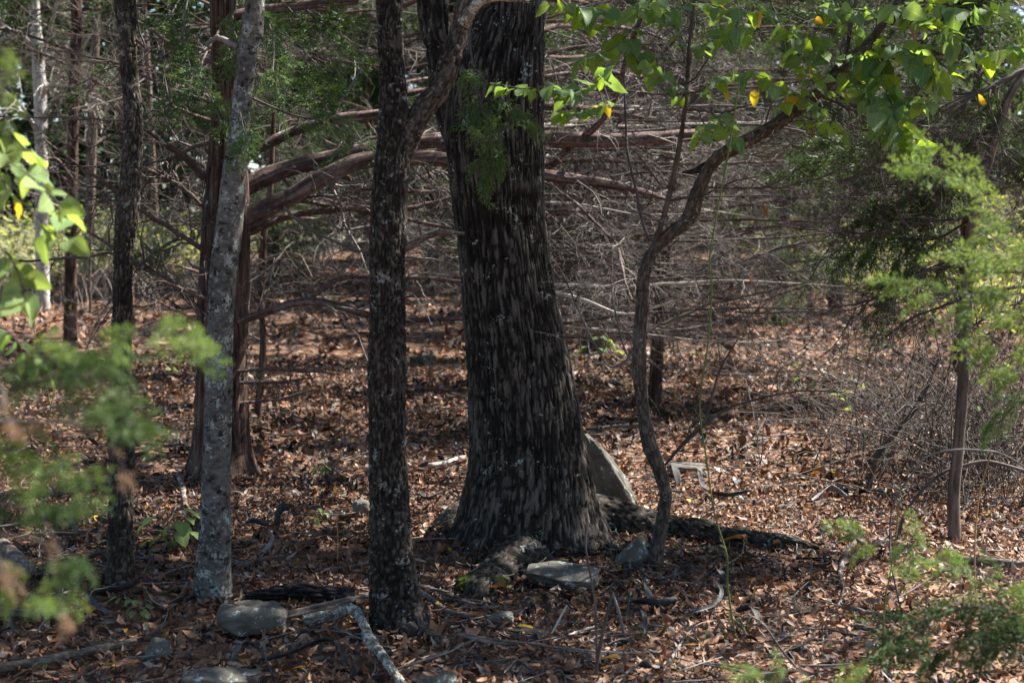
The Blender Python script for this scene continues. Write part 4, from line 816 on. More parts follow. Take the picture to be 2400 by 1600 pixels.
limb(t6, base, [(1512, 780, 8), (1570, 750, 7), (1660, 715, 6), (1760, 690, 5), (1900, 660, 3)], [Y6, Y6 + .6], 'twig_dark', 16, (.1, .5), 3, 309, 'twig_dark')
limb(t6, base, [(1640, 440, 6), (1760, 440, 5), (1855, 434, 5), (1988, 393, 4), (2049, 365, 3)], [Y6 - .3, Y6 + .2], 'twig_dark', 12, (.1, .4), 3, 310, 'twig_dark')
limb(t6, base, [(1916, 219, 8), (2000, 260, 7), (2080, 290, 6), (2200, 300, 4)], [Y6 - .4, Y6 - .1], 'twig_dark', 12, (.1, .4), 3, 311, 'twig_dark')
crown(t6, base, (3.2, 7.9, 5.6), (3.0, 1.7, 1.0), 20, 3400, .13, 109, (tp[0] + .5, tp[1] - .2, 3.8), lr=.018, limbmat='sapling')  # unseen crown added sunward of the sapling to shade the foreground litter
for k, (rows, n_) in enumerate([([(1666, 390), (1778, 316), (1916, 219), (2034, 102), (2110, 0)], 16), ([(1606, 250), (1615, 120), (1628, 0)], 7), ([(1916, 219), (2080, 290), (2200, 300)], 7), ([(1640, 440), (1855, 434), (2049, 365)], 7), ([(1512, 780), (1660, 715), (1900, 660)], 8)]):
    fans(lo_, base, px_path([(a, b_, 4) for a, b_ in rows], [Y6 - .35, Y6 - .2]), n_, 'twig_dark', np.random.default_rng(990 + k), (.3, .75), .05)
TW = [([(1503, 40), (1400, 22), (1290, 8)], 15, .085, 0), ([(1500, 50), (1440, 110), (1350, 150)], 15, .085, 0), ([(1473, 117), (1400, 190), (1340, 215), (1285, 200)], 12, .075, 0), ([(1285, 200), (1230, 208), (1155, 194)], 7, .05, 0),
 ([(1443, 230), (1390, 255), (1310, 262)], 10, .055, .4), ([(1606, 250), (1560, 180), (1515, 140)], 10, .07, 0), ([(1615, 120), (1680, 90), (1740, 60)], 13, .075, .1), ([(1606, 250), (1680, 185), (1760, 172), (1830, 200)], 16, .075, .2),
 ([(1660, 262), (1700, 290), (1720, 330)], 6, .07, 0), ([(1916, 219), (1880, 130), (1850, 60)], 14, .075, .1), ([(1977, 153), (1900, 100), (1830, 50)], 12, .08, .1), ([(2034, 102), (2062, 150), (2082, 230), (2115, 320)], 16, .115, 0),
 ([(2034, 102), (2130, 120), (2205, 190)], 14, .11, .05), ([(2090, 30), (2170, 50), (2260, 100)], 14, .10, .05), ([(2080, 290), (2110, 320), (2135, 370)], 5, .10, 0), ([(1977, 153), (2010, 200), (2060, 260)], 9, .09, 0), ([(2090, 30), (2010, 22), (1930, 20)], 10, .08, .1),
 ([(2110, 0), (2180, 8), (2280, 18), (2380, 30)], 15, .09, .1), ([(1628, 0), (1560, 25), (1500, 20)], 9, .075, 0), ([(1628, 0), (1700, 20), (1795, 22)], 10, .075, .2), ([(2205, 190), (2280, 130), (2395, 110)], 12, .08, .1), ([(2000, 260), (2100, 230), (2190, 240)], 9, .075, .1), ([(1830, 200), (1900, 240), (1950, 300)], 7, .06, .15), ([(1700, 262), (1650, 300), (1640, 320)], 4, .06, 0)]
for k, (rows, n, sz, ye) in enumerate(TW):
    leafy_twig(t6, base, rows, [Y6 - .5, Y6 - 1.0] if k not in (2, 3, 4) else [Y6 - 1.4, Y6 - 1.5], n + 9, sz * 1.12, 400 + k, yellow=ye * .2, droop=-.5)
g = np.random.default_rng(19)
src = [(1606, 250), (1615, 120), (1628, 10), (1855, 265), (1916, 219), (1977, 153), (2034, 102), (2090, 30), (2000, 30), (2080, 290), (1473, 117), (1500, 45)]
for k in range(26):
    a = src[int(g.integers(0, 12))]; dx, dy = g.uniform(-150, 190), g.uniform(-110, 90); e = (min(max(a[0] + dx, 1290), 2420), min(max(a[1] + dy, -40), 330))
    leafy_twig(t6, base, [a, ((a[0] + e[0]) / 2 + g.normal() * 12, (a[1] + e[1]) / 2 - 12), e], [Y6 - .45, Y6 - .45 - g.uniform(-.5, .7)], int(g.integers(6, 10)), g.uniform(.06, .09), 450 + k, yellow=.012, droop=-.5)
g = np.random.default_rng(9)
for (px, py, kd, sz) in [(1785, 20, 'yellow', .075), (2165, 12, 'brown', .14), (2150, 70, 'yellow', .08), (1785, 480, 'brown', .10), (1795, 470, 'brown', .09), (1890, 300, 'brown', .08), (2095, 325, 'brown', .04), (1768, 640, 'brown', .07), (1770, 205, 'yellow', .075), (1690, 200, 'yellow', .07), (2300, 252, 'yellow', .07)]:
    leaf(t6, base, PY(px, py, Y6 - .55), g.normal(size=3) + [0, 0, -1], sz * (.65 if kd == 'brown' and py > 100 else 1), kd, g)

# ------------------------------------------------------------------ thin straight tree on the other side, with cedar foliage
base = G(2238, 1270); Y7 = float(base[1])
t7 = thing('thin_tree', 'thin straight brown trunk crossed by an arching briar', 'tree', base)
rows = [(2238, 1275, 32), (2235, 1157, 29), (2245, 1055, 27), (2253, 953, 26), (2261, 800, 25), (2264, 740, 25), (2271, 612, 26), (2284, 510, 24), (2310, 400, 24), (2345, 281, 22), (2372, 215, 20), (2410, 160, 18), (2460, 60, 16)]
rp = sink(px_path(rows, Y7)); tp = rp[-1]; rp = np.vstack([rp, [tp[0] + .3, tp[1], 4.2, .02]])
trunk_obj('trunk', t7, rp, base, b_cedar, M['thin'], ns=40, ds=.014, seed=91, scale=.35)
for k, (rows, dy) in enumerate([([(2400, 165, 14), (2330, 200, 12), (2263, 232, 11), (2166, 281, 8), (2100, 310, 4)], -.2), ([(2345, 281, 9), (2250, 360, 8), (2130, 420, 6), (2000, 450, 3)], .3), ([(2284, 510, 9), (2180, 520, 7), (2060, 545, 6), (1957, 546, 3)], .4),
     ([(2271, 612, 8), (2160, 640, 6), (2049, 699, 6), (1947, 724, 3)], .2), ([(2264, 700, 7), (2150, 740, 6), (2060, 800, 3)], .3), ([(2300, 450, 8), (2360, 400, 6), (2420, 380, 4)], .2), ([(2262, 780, 6), (2320, 740, 5), (2400, 720, 3)], .2)]):
    o = limb(t7, base, rows, [Y7, Y7 + dy], 'twig_dark', 18, (.12, .5), 4, 340 + k, 'twig_dark', level3=1); fans(o, base, px_path(rows, [Y7, Y7 + dy]), 5, 'twig_dark', np.random.default_rng(980 + k), (.35, .8), .05)
for k, (rows, Ya, n, sc) in enumerate([([(2345, 281), (2230, 330), (2130, 370), (2020, 380)], (Y7, Y7 + .8), 15, .95), ([(2300, 450), (2200, 430), (2110, 470), (2040, 520)], (Y7, Y7 + .6), 15, .95), ([(2284, 510), (2190, 560), (2100, 560), (2000, 590)], (Y7, Y7 + .9), 14, .95),
     ([(2310, 400), (2360, 350), (2400, 370), (2460, 420)], (Y7, Y7 + .3), 10, .9), ([(2345, 281), (2290, 320), (2250, 390), (2230, 460)], (Y7, Y7 + .4), 12, .9), ([(2330, 330), (2180, 330), (2050, 330), (1930, 370)], (Y7, Y7 + 1.6), 14, 1.1), ([(2271, 600), (2200, 620), (2130, 650), (2080, 700)], (Y7, Y7 + .6), 12, .9)]):
    bough(t7, base, rows, Ya, n, 'green', sc, 350 + k, 6)
crown(t7, base, (3.8, 9.5, 6.2), (2.4, 2.4, 1.6), 8, 1100, .13, 108, (tp[0] + .3, tp[1], 4.1), lr=.02)

# ------------------------------------------------------------------ rocks
def rock_mesh(dim, seed, mat, box=4., n=22, rough=.07, cuts=4):
    g = np.random.default_rng(seed); t = np.linspace(-1, 1, n + 1); V, Q = [], []
    for ax in range(3):
        for sg in (-1, 1):
            a, b = np.meshgrid(t, t, indexing='ij'); P = np.zeros((n+1, n+1, 3)); P[..., ax] = sg; P[..., (ax+1) % 3] = a; P[..., (ax+2) % 3] = b
            i = np.arange((n+1)**2).reshape(n+1, n+1) + len(V) * (n+1)**2; q = np.stack([i[:-1, :-1], i[1:, :-1], i[1:, 1:], i[:-1, 1:]], -1).reshape(-1, 4)
            Q.append(q if sg > 0 else q[:, ::-1]); V.append(P.reshape(-1, 3))
    V = np.vstack(V); Q = np.vstack(Q); d = norm(V); V = d / (np.sum(np.abs(d)**box, 1, keepdims=True)**(1 / box))
    for _ in range(cuts):
        nn = norm(g.normal(size=3)); off = g.uniform(.68, .88); k = V @ nn - off; V = V - np.maximum(k, 0)[:, None] * nn * .95
    V = V + d * (rough * 2.4 * (fbm(V[:, 0]*1.6+seed, V[:, 1]*1.6, V[:, 2]*1.6, seed, 3) - .5) + rough * 1.1 * (fbm(V[:, 0]*5, V[:, 1]*5, V[:, 2]*5, seed + 4, 4) - .5))[:, None]
    V = V * np.asarray(dim) / 2
    key = np.round(V * 1e5).astype(np.int64); _, idx, inv = np.unique(key, axis=0, return_index=True, return_inverse=True)
    return mesh('rock', V[idx], inv.ravel()[Q], mats=[mat])
def taper(me, k, sx):
    V = np.zeros(len(me.vertices) * 3, np.float32); me.vertices.foreach_get('co', V); V = V.reshape(-1, 3); t = (V[:, 2] - V[:, 2].min()) / np.ptp(V[:, 2]); V[:, 0] = V[:, 0] * (1 - k * t) + sx * t * t; me.vertices.foreach_set('co', V.ravel()); me.update(); return me
def rock(px0, px1, pyt, pyb, label, seed, mat='rock', deep=.75, box=4, yaw=0., lean=0., bury=.15, cuts=6, rough=.12, name='rock'):
    p = G((px0 + px1) / 2, pyb); Yc = float(p[1]); w = m_px(px1 - px0, Yc); dp = w * deep; pyt += (pyb - pyt) * .1; top = CAMZ + ray(0, pyt)[2] / ray(0, pyt)[1] * (Yc + dp * .35); h = max(top - p[2], .02)
    o = obj(name, rock_mesh((w, dp, h * (1 + bury) * 1.05), seed, M[mat], box, rough=rough, cuts=cuts), None, (p[0], Yc + dp * .42, p[2] + h * (1 - bury) / 2), (lean, 0, yaw))
    ROCKS.append((p[0], Yc + dp * .42, math.cos(yaw), math.sin(yaw), w / 2, dp / 2, h))
    return tag(o, label, 'rock')
rock(500, 664, 1412, 1498, 'squat rounded grey boulder with pale lichen below the pale grey trunk', 1, yaw=.25, box=5, cuts=5)
rock(335, 408, 1492, 1556, 'small tilted grey stone wedged in leaves beside a rotten branch', 2, yaw=-.5, lean=-.25, deep=.5)
rock(415, 602, 1564, 1640, 'broad low rock capped with pale green lichen', 3, deep=.7, box=3)
rock(962, 1072, 1572, 1625, 'low rounded rock with a green lichen patch below the forked trunk', 4, deep=.8, box=3)
p = G(1322, 1392); o = obj('stone_slab', rock_mesh((m_px(176, p[1]), .25, .075), 5, M['rock'], 7, cuts=4, rough=.09, n=40), None, (p[0], p[1] + .13, p[2] + .055), (.2, .03, -.07)); tag(o, 'long flat grey stone slab lying before the mossy root', 'rock'); ROCKS.append((p[0], p[1] + .13, 1, 0, m_px(176, p[1]) / 2, .12, .11))
rock(1132, 1206, 1430, 1468, 'small domed mossy stone between the exposed roots', 6, deep=.8, box=3)
rock(1160, 1285, 1478, 1497, 'low flat grey stone sunk among roots and leaves', 7, 'rock_bare', deep=.5, box=6, cuts=2, bury=.3)
rock(822, 868, 1168, 1212, 'small rounded tan stone just behind the forked trunk', 8, 'rock_bare', deep=.9, box=3)
rock(1570, 1664, 1084, 1119, 'flat pale stone lying beyond the crooked sapling', 9, 'rock_bare', deep=.8, box=5, cuts=3)
rock(958, 1022, 828, 858, 'far flat mossy stone left of the massive trunk, wider of two'.replace(' left of the massive trunk', ' in the open leaves'), 10, deep=.9, box=4)
rock(1028, 1086, 838, 852, 'far low sliver of stone in the open leaves beside the massive trunk', 11, deep=.7, box=4)
rock(576, 614, 640, 690, 'dark far boulder showing just beyond the shaggy cedar', 12, deep=1., box=3)
rock(1880, 1925, 1282, 1298, 'little grey stone at the tip of the long mossy root', 13, deep=.8, box=3)
for k, (px, py, a_, b_, c_) in enumerate(MOSS):
    p = G(px, py); ob = np.array(oak.location); obj('moss', rock_mesh((a_, b_, c_), 40 + k, M['moss'], 2.4, rough=.2, cuts=0), oak, tuple(p + [0, .05, c_ * .22] - ob))
# standing slab that leans on the oak
p = G(1432, 1186); w = m_px(100, p[1] + .1); h = m_px(165, p[1] + .1)
o = obj('stone_slab', taper(rock_mesh((w * 1.0, .14, h * 1.3), 15, M['rock'], 5, cuts=6, rough=.14, n=30), .55, -.02), None, (p[0] - .02, p[1] + .10, p[2] + h * .40), (.15, math.radians(-20), -.35)); tag(o, 'upright pointed stone slab leaning against the massive furrowed trunk', 'rock')
p = G(1488, 1338); o = obj('stone_slab', rock_mesh((m_px(86, p[1]), .13, .055), 16, M['rock'], 7, cuts=3, rough=.08), None, (p[0], p[1] + .06, p[2] + .07), (.5, math.radians(-36), .1)); tag(o, 'small tilted flagstone propped at the foot of the crooked sapling', 'rock')

for t_, r_ in ((oak, .34), (fork, .13), (t1, .075), (t2, .085), (c3, .24), (t6, .05), (t7, .035)):
    ROCKS.append((t_.location[0], t_.location[1], 1, 0, r_, r_, .10))
v, q, t, a = join([litter(56000, 4.0, 9.2, .046, .030, 1), litter(34000, 9.2, 16, .076, .04, 2), litter(22000, 16, 34, .15, .05, 3, .5, 1)])
lo = obj('leaf_litter', mesh('leaf_litter', v, q, t, {'tint': a}, mats=[M['litter']]))
lo['kind'] = 'stuff'; tag(lo, 'russet and brown fallen leaves covering the forest floor', 'leaf litter')

# ------------------------------------------------------------------ fallen wood
def log(rows, label, mat, seed, fn=b_rough, name='fallen_branch', scale=.6, lift=.75, cat='branch', ns=28, arch=None):
    pts = []
    for k, (px, py, w) in enumerate(rows):
        p = G(px, py + w * .4); r = m_px(w, p[1]) / 2; pts.append([p[0], p[1], p[2] + r * lift + .022 + (arch[k] if arch else 0), r])
    pts = np.array(pts); base = np.array([*pts[:, :2].mean(0), float(gz(*pts[:, :2].mean(0)))])
    v, q, t, h = trunk(pts, base, fn, ns, .01, seed, scale=scale, fine=9, cap=True)
    return tag(obj(name, mesh(name, v, q, t, {'h': h}, mats=[M[mat]]), None, base), label, cat)
log([(712, 1472, 26), (775, 1469, 28), (825, 1466, 28), (853, 1492, 27), (868, 1525, 27), (900, 1560, 27), (940, 1612, 28)], 'lichen crusted branch with a sharp elbow before the forked trunk', 'lichen_log', 1, ns=40, arch=[.01, .03, .05, .03, .02, .01, .0])
log([(575, 1408, 22), (620, 1402, 34), (680, 1396, 44), (760, 1402, 42), (832, 1406, 34)], 'charred black rotten log behind the squat boulder', 'char', 2, b_oak, ns=50, scale=1., name='charred_log', cat='log')
log([(668, 1458, 14), (700, 1450, 26), (760, 1438, 30), (815, 1420, 24), (868, 1404, 20)], 'split brown rotting wood lying against the forked trunk', 'log', 3, b_cedar, ns=36, scale=1.2, name='rotting_log', cat='log')
log([(-20, 1448, 24), (60, 1450, 26), (120, 1448, 26), (165, 1444, 18)], 'short brown log under the blurred juniper', 'log', 4, b_cedar, name='fallen_log', cat='log', scale=.9)
log([(-20, 1580, 24), (90, 1562, 26), (180, 1545, 24), (250, 1530, 22), (318, 1512, 12)], 'long grey barked branch beside the small tilted stone', 'log', 5)
log([(5, 1290, 44), (40, 1325, 44), (72, 1352, 36)], 'stubby grey log end half hidden by the blurred juniper', 'log', 6, name='fallen_log', cat='log', ns=36)
log([(1076, 1498, 18), (1140, 1512, 24), (1200, 1520, 22), (1285, 1528, 16), (1420, 1544, 12), (1540, 1540, 8)], 'dark rotting branch lying across the leaves below the roots', 'log', 7, b_cedar, scale=1.)
log([(1302, 1308, 10), (1380, 1308, 11), (1450, 1302, 11), (1512, 1298, 8)], 'dark stick lying between the massive trunk and the crooked sapling', 'char', 8)
log([(1980, 1222, 11), (1997, 1258, 13), (2012, 1275, 12), (2036, 1292, 8)], 'short dark branch crossing the bent grey branch', 'log', 9)
log([(2004, 1278, 10), (1980, 1314, 13), (1969, 1355, 13), (1977, 1395, 8), (1960, 1440, 4)], 'bent grey branch like a hook beyond the end of the mossy root', 'log', 10)
log([(1865, 1317, 8), (1913, 1319, 11), (1964, 1326, 9)], 'stubby dark branch butting against the bent grey branch', 'char', 11)
log([(1850, 1398, 7), (1959, 1429, 9), (2061, 1451, 8), (2150, 1462, 5)], 'long straight brown stick in the open leaves by the briar', 'log', 12)
log([(1545, 1600, 6), (1627, 1481, 7), (1704, 1461, 4)], 'thin kinked grey stick below the crooked sapling', 'twig', 13, name='fallen_stick', cat='stick')
log([(2225, 1320, 22), (2310, 1326, 22), (2420, 1334, 20)], 'low grey log beyond the thin straight trunk', 'log', 14, name='fallen_log', cat='log')
log([(1995, 1478, 12), (2040, 1484, 14), (2090, 1490, 12)], 'broken grey stick behind the green juniper spray', 'log', 15)
log([(550, 1326, 10), (585, 1340, 14), (618, 1358, 10)], 'curved brown branch beside the pale grey trunk', 'log', 16)
log([(320, 1300, 6), (370, 1328, 8), (420, 1345, 7), (460, 1356, 4)], 'thin crooked branch between the scabby and pale grey trunks', 'log', 17)
log([(985, 1098, 10), (1030, 1094, 13), (1088, 1078, 12)], 'pale bare branch lying behind the massive trunk', 'twig_pale', 18)
log([(325, 1042, 7), (380, 1050, 8), (440, 1046, 6)], 'dark branch lying beside the shaggy cedar foot', 'char', 19)
log([(420, 1115, 14), (428, 1150, 14), (435, 1195, 12)], 'short stump of dead wood in front of the shaggy cedar', 'log', 20)
log([(1207, 1559, 9), (1240, 1562, 9), (1278, 1564, 7)], 'short lichen spotted stick in the open leaves', 'lichen_log', 21, name='fallen_stick', cat='stick')
log([(1296, 1513, 7), (1357, 1491, 8), (1392, 1480, 6)], 'pale mossy stick below the long flat slab', 'twig_pale', 22, name='fallen_stick', cat='stick')
log([(150, 1370, 10), (185, 1385, 14), (140, 1405, 8)], 'broken grey wood chunk near the scabby slender trunk', 'log', 23)
log([(1365, 1010, 6), (1440, 1004, 8), (1500, 1000, 5)], 'pale straight stick lying behind the upright pointed slab', 'twig', 24, name='fallen_stick', cat='stick')
log([(1930, 1155, 12), (1975, 1156, 14), (2040, 1158, 12), (2090, 1166, 6)], 'dark dead branch lying at the foot of the leaning dead stem', 'char', 25)
# sticks that stand up out of the litter
def stem(rows, Y, label, mat, name='dead_stick', cat='stick', seed=0, sides=6, extra=0, ext=(.05, .2), leaves=None, tm=None):
    P = px_path(rows, Y); P[0, 2] = float(gz(P[0, 0], P[0, 1])) - .02 if P[0, 2] < .25 else P[0, 2]; P = catmull(P, 6); g = np.random.default_rng(seed + 5); base = P[0, :3].copy(); base[2] = float(gz(base[0], base[1]))
    t = thing(name, label, cat, base) if extra or leaves else None
    v, q = tubes(P[None, :, :3], P[None, :, 3], sides, g); o = obj('stem' if t else name, mesh(name, v - base, q, None, {'h': np.full(len(v), .6)}, mats=[M[mat]]), t, None if t else base)
    if not t: tag(o, label, cat)
    if extra:
        a, ra = sprout(P[None, :, :3], P[None, :, 3], extra, ext, (.5, 1.2), .3, g, 6, .6, .15, .2)
        for k in range(extra):
            v, q = tubes(a[k:k+1], ra[k:k+1], 4, g); obj('side_twig', mesh('side_twig', v - base, q, mats=[M[tm or mat]]), t)
    return t or o
def gY(px, py): return float(G(px, py)[1])
stem([(1275, 1503, 5), (1296, 1478, 5), (1312, 1448, 5), (1329, 1417, 5)], gY(1275, 1503), 'pale forked stick poking out of the leaves below the slab', 'twig_pale')
stem([(1467, 1498, 7), (1452, 1440, 7), (1434, 1384, 6)], gY(1467, 1498), 'grey stick standing at a slant, meeting a darker one at its top', 'twig')
stem([(1390, 1620, 9), (1405, 1520, 9), (1418, 1455, 8), (1436, 1384, 6)], gY(1400, 1598) , 'dark slanting stick beside the thin pale seedling stem', 'twig_dark')
stem([(1283, 1534, 7), (1308, 1570, 8), (1335, 1606, 8)], gY(1310, 1590), 'short grey stick pointing out of the leaf litter', 'twig')
stem([(1400, 1620, 7), (1398, 1500, 6), (1395, 1417, 6), (1383, 1343, 5), (1372, 1274, 5), (1378, 1226, 4), (1374, 1190, 3)], gY(1402, 1600) + .1, 'thin pale knobbly seedling stem rising before the long slab', 'twig', 'bare_seedling', 'seedling', 3, extra=4, ext=(.04, .1))
stem([(1727, 1500, 5), (1706, 1380, 5), (1704, 1304, 4.5), (1681, 1227, 4.5), (1668, 1166, 4), (1658, 1090, 4), (1640, 950, 4), (1660, 800, 4), (1668, 678, 4), (1663, 606, 4), (1684, 480, 4), (1717, 300, 4), (1735, 150, 3), (1728, -20, 3)], gY(1727, 1500), 'very tall thin green briar stem in front of the crooked sapling', 'vine', 'briar_vine', 'vine', 4, extra=7, ext=(.06, .2))
stem([(2145, 1580, 4), (2125, 1470, 4), (2090, 1330, 4), (2086, 1240, 4.5), (2092, 1188, 4.5), (2108, 1153, 4.5), (2133, 1117, 4.5), (2171, 1071, 5), (2233, 1054, 5), (2309, 1056, 5), (2355, 1066, 4), (2430, 1112, 3)], 5.9, 'pale thorny briar arching in front of the thin straight trunk', 'twig', 'briar_vine', 'vine', 5, extra=12, ext=(.01, .03))
stem([(2103, 1262, 9), (2120, 1206, 9), (2156, 1155, 9), (2207, 1109, 9), (2258, 1091, 9), (2307, 1081, 9), (2355, 1089, 8), (2430, 1112, 6)], gY(2103, 1262), 'dark thick briar arching across the thin straight trunk', 'twig_dark', 'briar_vine', 'vine', 6, extra=6, ext=(.1, .3))
stem([(2289, 1405, 4.5), (2284, 1310, 4), (2294, 1167, 4), (2324, 1055, 3.5)], gY(2289, 1405), 'slender tan stalk beside the thin straight trunk', 'twig_tan', 'dry_stalk', 'stalk', 7)
stem([(2064, 1605, 5), (2074, 1412, 4.5), (2085, 1351, 4), (2100, 1250, 3.5), (2110, 1140, 3)], gY(2064, 1596) + .05, 'straight green briar shoot beside the pale arching briar', 'vine', 'briar_vine', 'vine', 8)
stem([(2036, 1152, 14), (2044, 1104, 13), (2062, 1058, 13), (2105, 1007, 12), (2136, 969, 12), (2169, 915, 10), (2200, 840, 6)], gY(2036, 1152), 'leaning dead stem with side twigs beyond the arching briars', 'twig_dark', 'dead_sapling', 'tree', 9, extra=16, ext=(.15, .6))
stem([(790, 1320, 3), (792, 1260, 3), (787, 1200, 2)], gY(790, 1322), 'hair thin brown stalk in the leaves left of the forked trunk'.replace(' left of', ' beside'), 'twig_tan', 'dry_stalk', 'stalk', 10)
stem([(1885, 1620, 6), (1830, 1520, 5), (1790, 1462, 4), (1755, 1440, 3)], 5.2, 'thin grey twig bent over the open litter', 'twig', 'dead_stick', 'stick', 11, extra=3)
stem([(2155, 1560, 6), (2165, 1480, 6), (2172, 1400, 4)], 5.6, 'short upright twig amid the juniper spray', 'twig', 'dead_stick', 'stick', 12)
# tangles of thin dark briar beyond the thin straight tree
g = np.random.default_rng(303)
for k in range(5):
    px, py = [(2120, 1120), (2200, 1090), (2300, 1120), (2360, 1180), (2160, 1050)][k]; b = G(px, py); t = thing('briar_thicket', 'wiry dark leafless briar thicket behind the thin straight trunk', 'briar', b, 'briar thickets beyond the thin trunk')
    n = 80; Nn = 12; s = np.linspace(0, 1, Nn)[None, :, None]; st = b + np.concatenate([g.normal(0, .3, (n, 2)), np.zeros((n, 1))], 1); st[:, 2] = gz(st[:, 0], st[:, 1])
    d = g.normal(size=(n, 3)) * [.5, .5, .2] + [0, 0, 1]; d = norm(d); L = g.uniform(.5, 1.9, (n, 1, 1)); bd = g.normal(size=(n, 1, 3)) * [.5, .5, .25] + [0, 0, -.25]
    P = st[:, None] + d[:, None] * L * s + bd * L * s * s + np.cumsum(g.normal(size=(n, Nn, 3)), 1) * .022 * np.minimum(s * 4, 1); P[..., 2] = np.maximum(P[..., 2], gz(P[..., 0], P[..., 1]) + .01)
    rr = g.uniform(.002, .0055, (n, 1)) * np.linspace(1, .5, Nn)[None]; a, ra = sprout(P, rr, 4, (.1, .45), (.5, 1.2), .4, g, 6, .7, .2, .3)
    v1, q1 = tubes(P, rr, 4, g); v2, q2 = tubes(a, ra, 3, g); o = obj('brushwood', mesh('brushwood', np.vstack([v1, v2]) - b, np.vstack([q1, q2 + len(v1)]), mats=[M['twig_dark']]), t); o['kind'] = 'stuff'
    cs = P[g.integers(0, n, 4), g.integers(4, Nn, 4)]
    for c_ in cs: leaf(t, b, c_, g.normal(size=3), g.uniform(.03, .045), 'pale', g)

# ------------------------------------------------------------------ curled dark seed pods
def pod(pts, label, seed, w=17, up=False, mat='pod', twist=1.5, group=None):
    """pts: (px, py[, height m]); lies on the leaves, or stands on the upright plane through its foot."""
    out = []; Y = gY(pts[0][0], pts[0][1]) if up else None
    for p in pts:
        if up: q_ = PY(p[0], p[1], Y)
        else: q_ = G(p[0], p[1]); q_[2] += .036 + (p[2] if len(p) > 2 else 0)
        out.append(q_)
    P = catmull(np.array(out), 10); n = len(P); Yc = P[:, 1].mean(); hw = m_px(w, Yc) / 2; g = np.random.default_rng(seed)
    tan = norm(np.gradient(P, axis=0)); ref = np.array([0, 0, 1.]); side = norm(np.cross(tan, ref)) if not up else norm(np.cross(tan, [0, 1., 0])); nor = np.cross(side, tan)
    s = np.linspace(0, 1, n); tw = g.uniform(.2, 1.0) + twist * (s - .3) * g.choice([-1, 1]); A = np.cos(tw)[:, None] * side + np.sin(tw)[:, None] * nor; B = -np.sin(tw)[:, None] * side + np.cos(tw)[:, None] * nor
    prof = np.clip(np.sin(np.pi * np.clip(s * .94 + .03, 0, 1))**.45, .12, 1) * (1 + .08 * np.sin(s * 40)); th = np.linspace(0, 2*np.pi, 10, endpoint=False)
    V = P[:, None] + A[:, None] * (np.cos(th)[None, :, None] * hw * prof[:, None, None]) + B[:, None] * (np.sin(th)[None, :, None] * .0035 * prof[:, None, None] + .006 * (np.cos(th)**2)[None, :, None] + (.0012 * np.sin(s * 55))[:, None, None])
    base = P.mean(0); base[2] = float(gz(base[0], base[1])); i = np.arange(n * 10).reshape(n, 10); q = np.stack([i[:-1], np.roll(i[:-1], -1, 1), np.roll(i[1:], -1, 1), i[1:]], -1).reshape(-1, 4)
    k = len(V.reshape(-1, 3)); V = np.vstack([V.reshape(-1, 3), P[:1], P[-1:]]); tr = np.vstack([np.stack([np.roll(i[0], -1), i[0], np.full(10, k)], 1), np.stack([i[-1], np.roll(i[-1], -1), np.full(10, k+1)], 1)])
    o = obj('seed_pod', mesh('seed_pod', V - base, q, tr, mats=[M[mat]]), None, base); return tag(o, label, 'seed pod', group)
PG = 'dark seed pods on the forest floor'
pod([(255, 1458), (228, 1440), (208, 1421, .01), (242, 1414, .02), (285, 1408, .02), (322, 1396, .03), (348, 1372, .05), (356, 1342, .08)], 'long black seed pod bent in a hook at the scabby trunk foot', 1, 22)
pod([(115, 1222, .04), (145, 1232, .05), (166, 1245, .04), (182, 1268)], 'arched grey seed pod beside the scabby slender trunk', 2, 18)
pod([(66, 1420), (80, 1424, .02), (94, 1432)], 'little black pod by the short brown log', 3, 16)
pod([(-8, 1452, .05), (14, 1470, .05), (26, 1490, .02), (30, 1505)], 'dark pod curling up near the short brown log end', 4, 18)
pod([(84, 1508), (112, 1490, .03), (142, 1493, .03), (164, 1514)], 'black arched pod in front of the long grey barked branch', 5, 18)
pod([(176, 1342), (210, 1334, .02), (250, 1322, .03)], 'dark pod lying against the scabby slender trunk', 6, 18)
pod([(602, 1304), (624, 1284), (636, 1262), (629, 1238)], 'pale weathered pod standing curled in the sunlit leaves', 7, 15, True, 'pod_pale', .6)
pod([(648, 1248), (648, 1215), (654, 1196), (668, 1186), (676, 1196)], 'dark upright pod with a rolled tip behind the pale pod', 8, 20, True, twist=.8)
pod([(560, 1252), (592, 1244, .02), (626, 1246)], 'dark pod lying between the pale trunk and the pale pod', 9, 14)
pod([(608, 1570), (680, 1558, .01), (750, 1541, .03), (790, 1552, .04), (812, 1582)], 'long arching black pod in front of the lichen crusted branch', 10, 20)
pod([(826, 1606), (828, 1575), (824, 1550)], 'black pod tip standing upright beside the lichen crusted branch', 11, 18, True)
pod([(543, 1580), (566, 1556, .04), (606, 1560, .03), (640, 1608)], 'crumpled black pod on the edge of the broad low rock', 12, 24)
pod([(690, 1522), (706, 1510, .01), (724, 1500)], 'short slate grey pod piece below the squat boulder', 13, 18)
pod([(1252, 1334, .06), (1275, 1340, .065), (1298, 1358, .06)], 'black pod resting on top of the long flat slab', 14, 15)
pod([(1405, 1416), (1446, 1400, .03), (1472, 1430, .03), (1464, 1468)], 'thin black pod bent like a hoop among slanting sticks', 15, 12)
pod([(1477, 1430), (1510, 1436, .01), (1540, 1440, .01), (1588, 1434, .02)], 'wide dark pod with a raised fin in the open leaves', 16, 28)
pod([(1508, 1398, .06), (1516, 1418, .03), (1530, 1436)], 'short dark pod rising from the wide pod', 17, 22)
pod([(1480, 1344, .02), (1523, 1373), (1560, 1378, .01), (1604, 1372, .03)], 'long grey pod below the tilted flagstone', 18, 15)
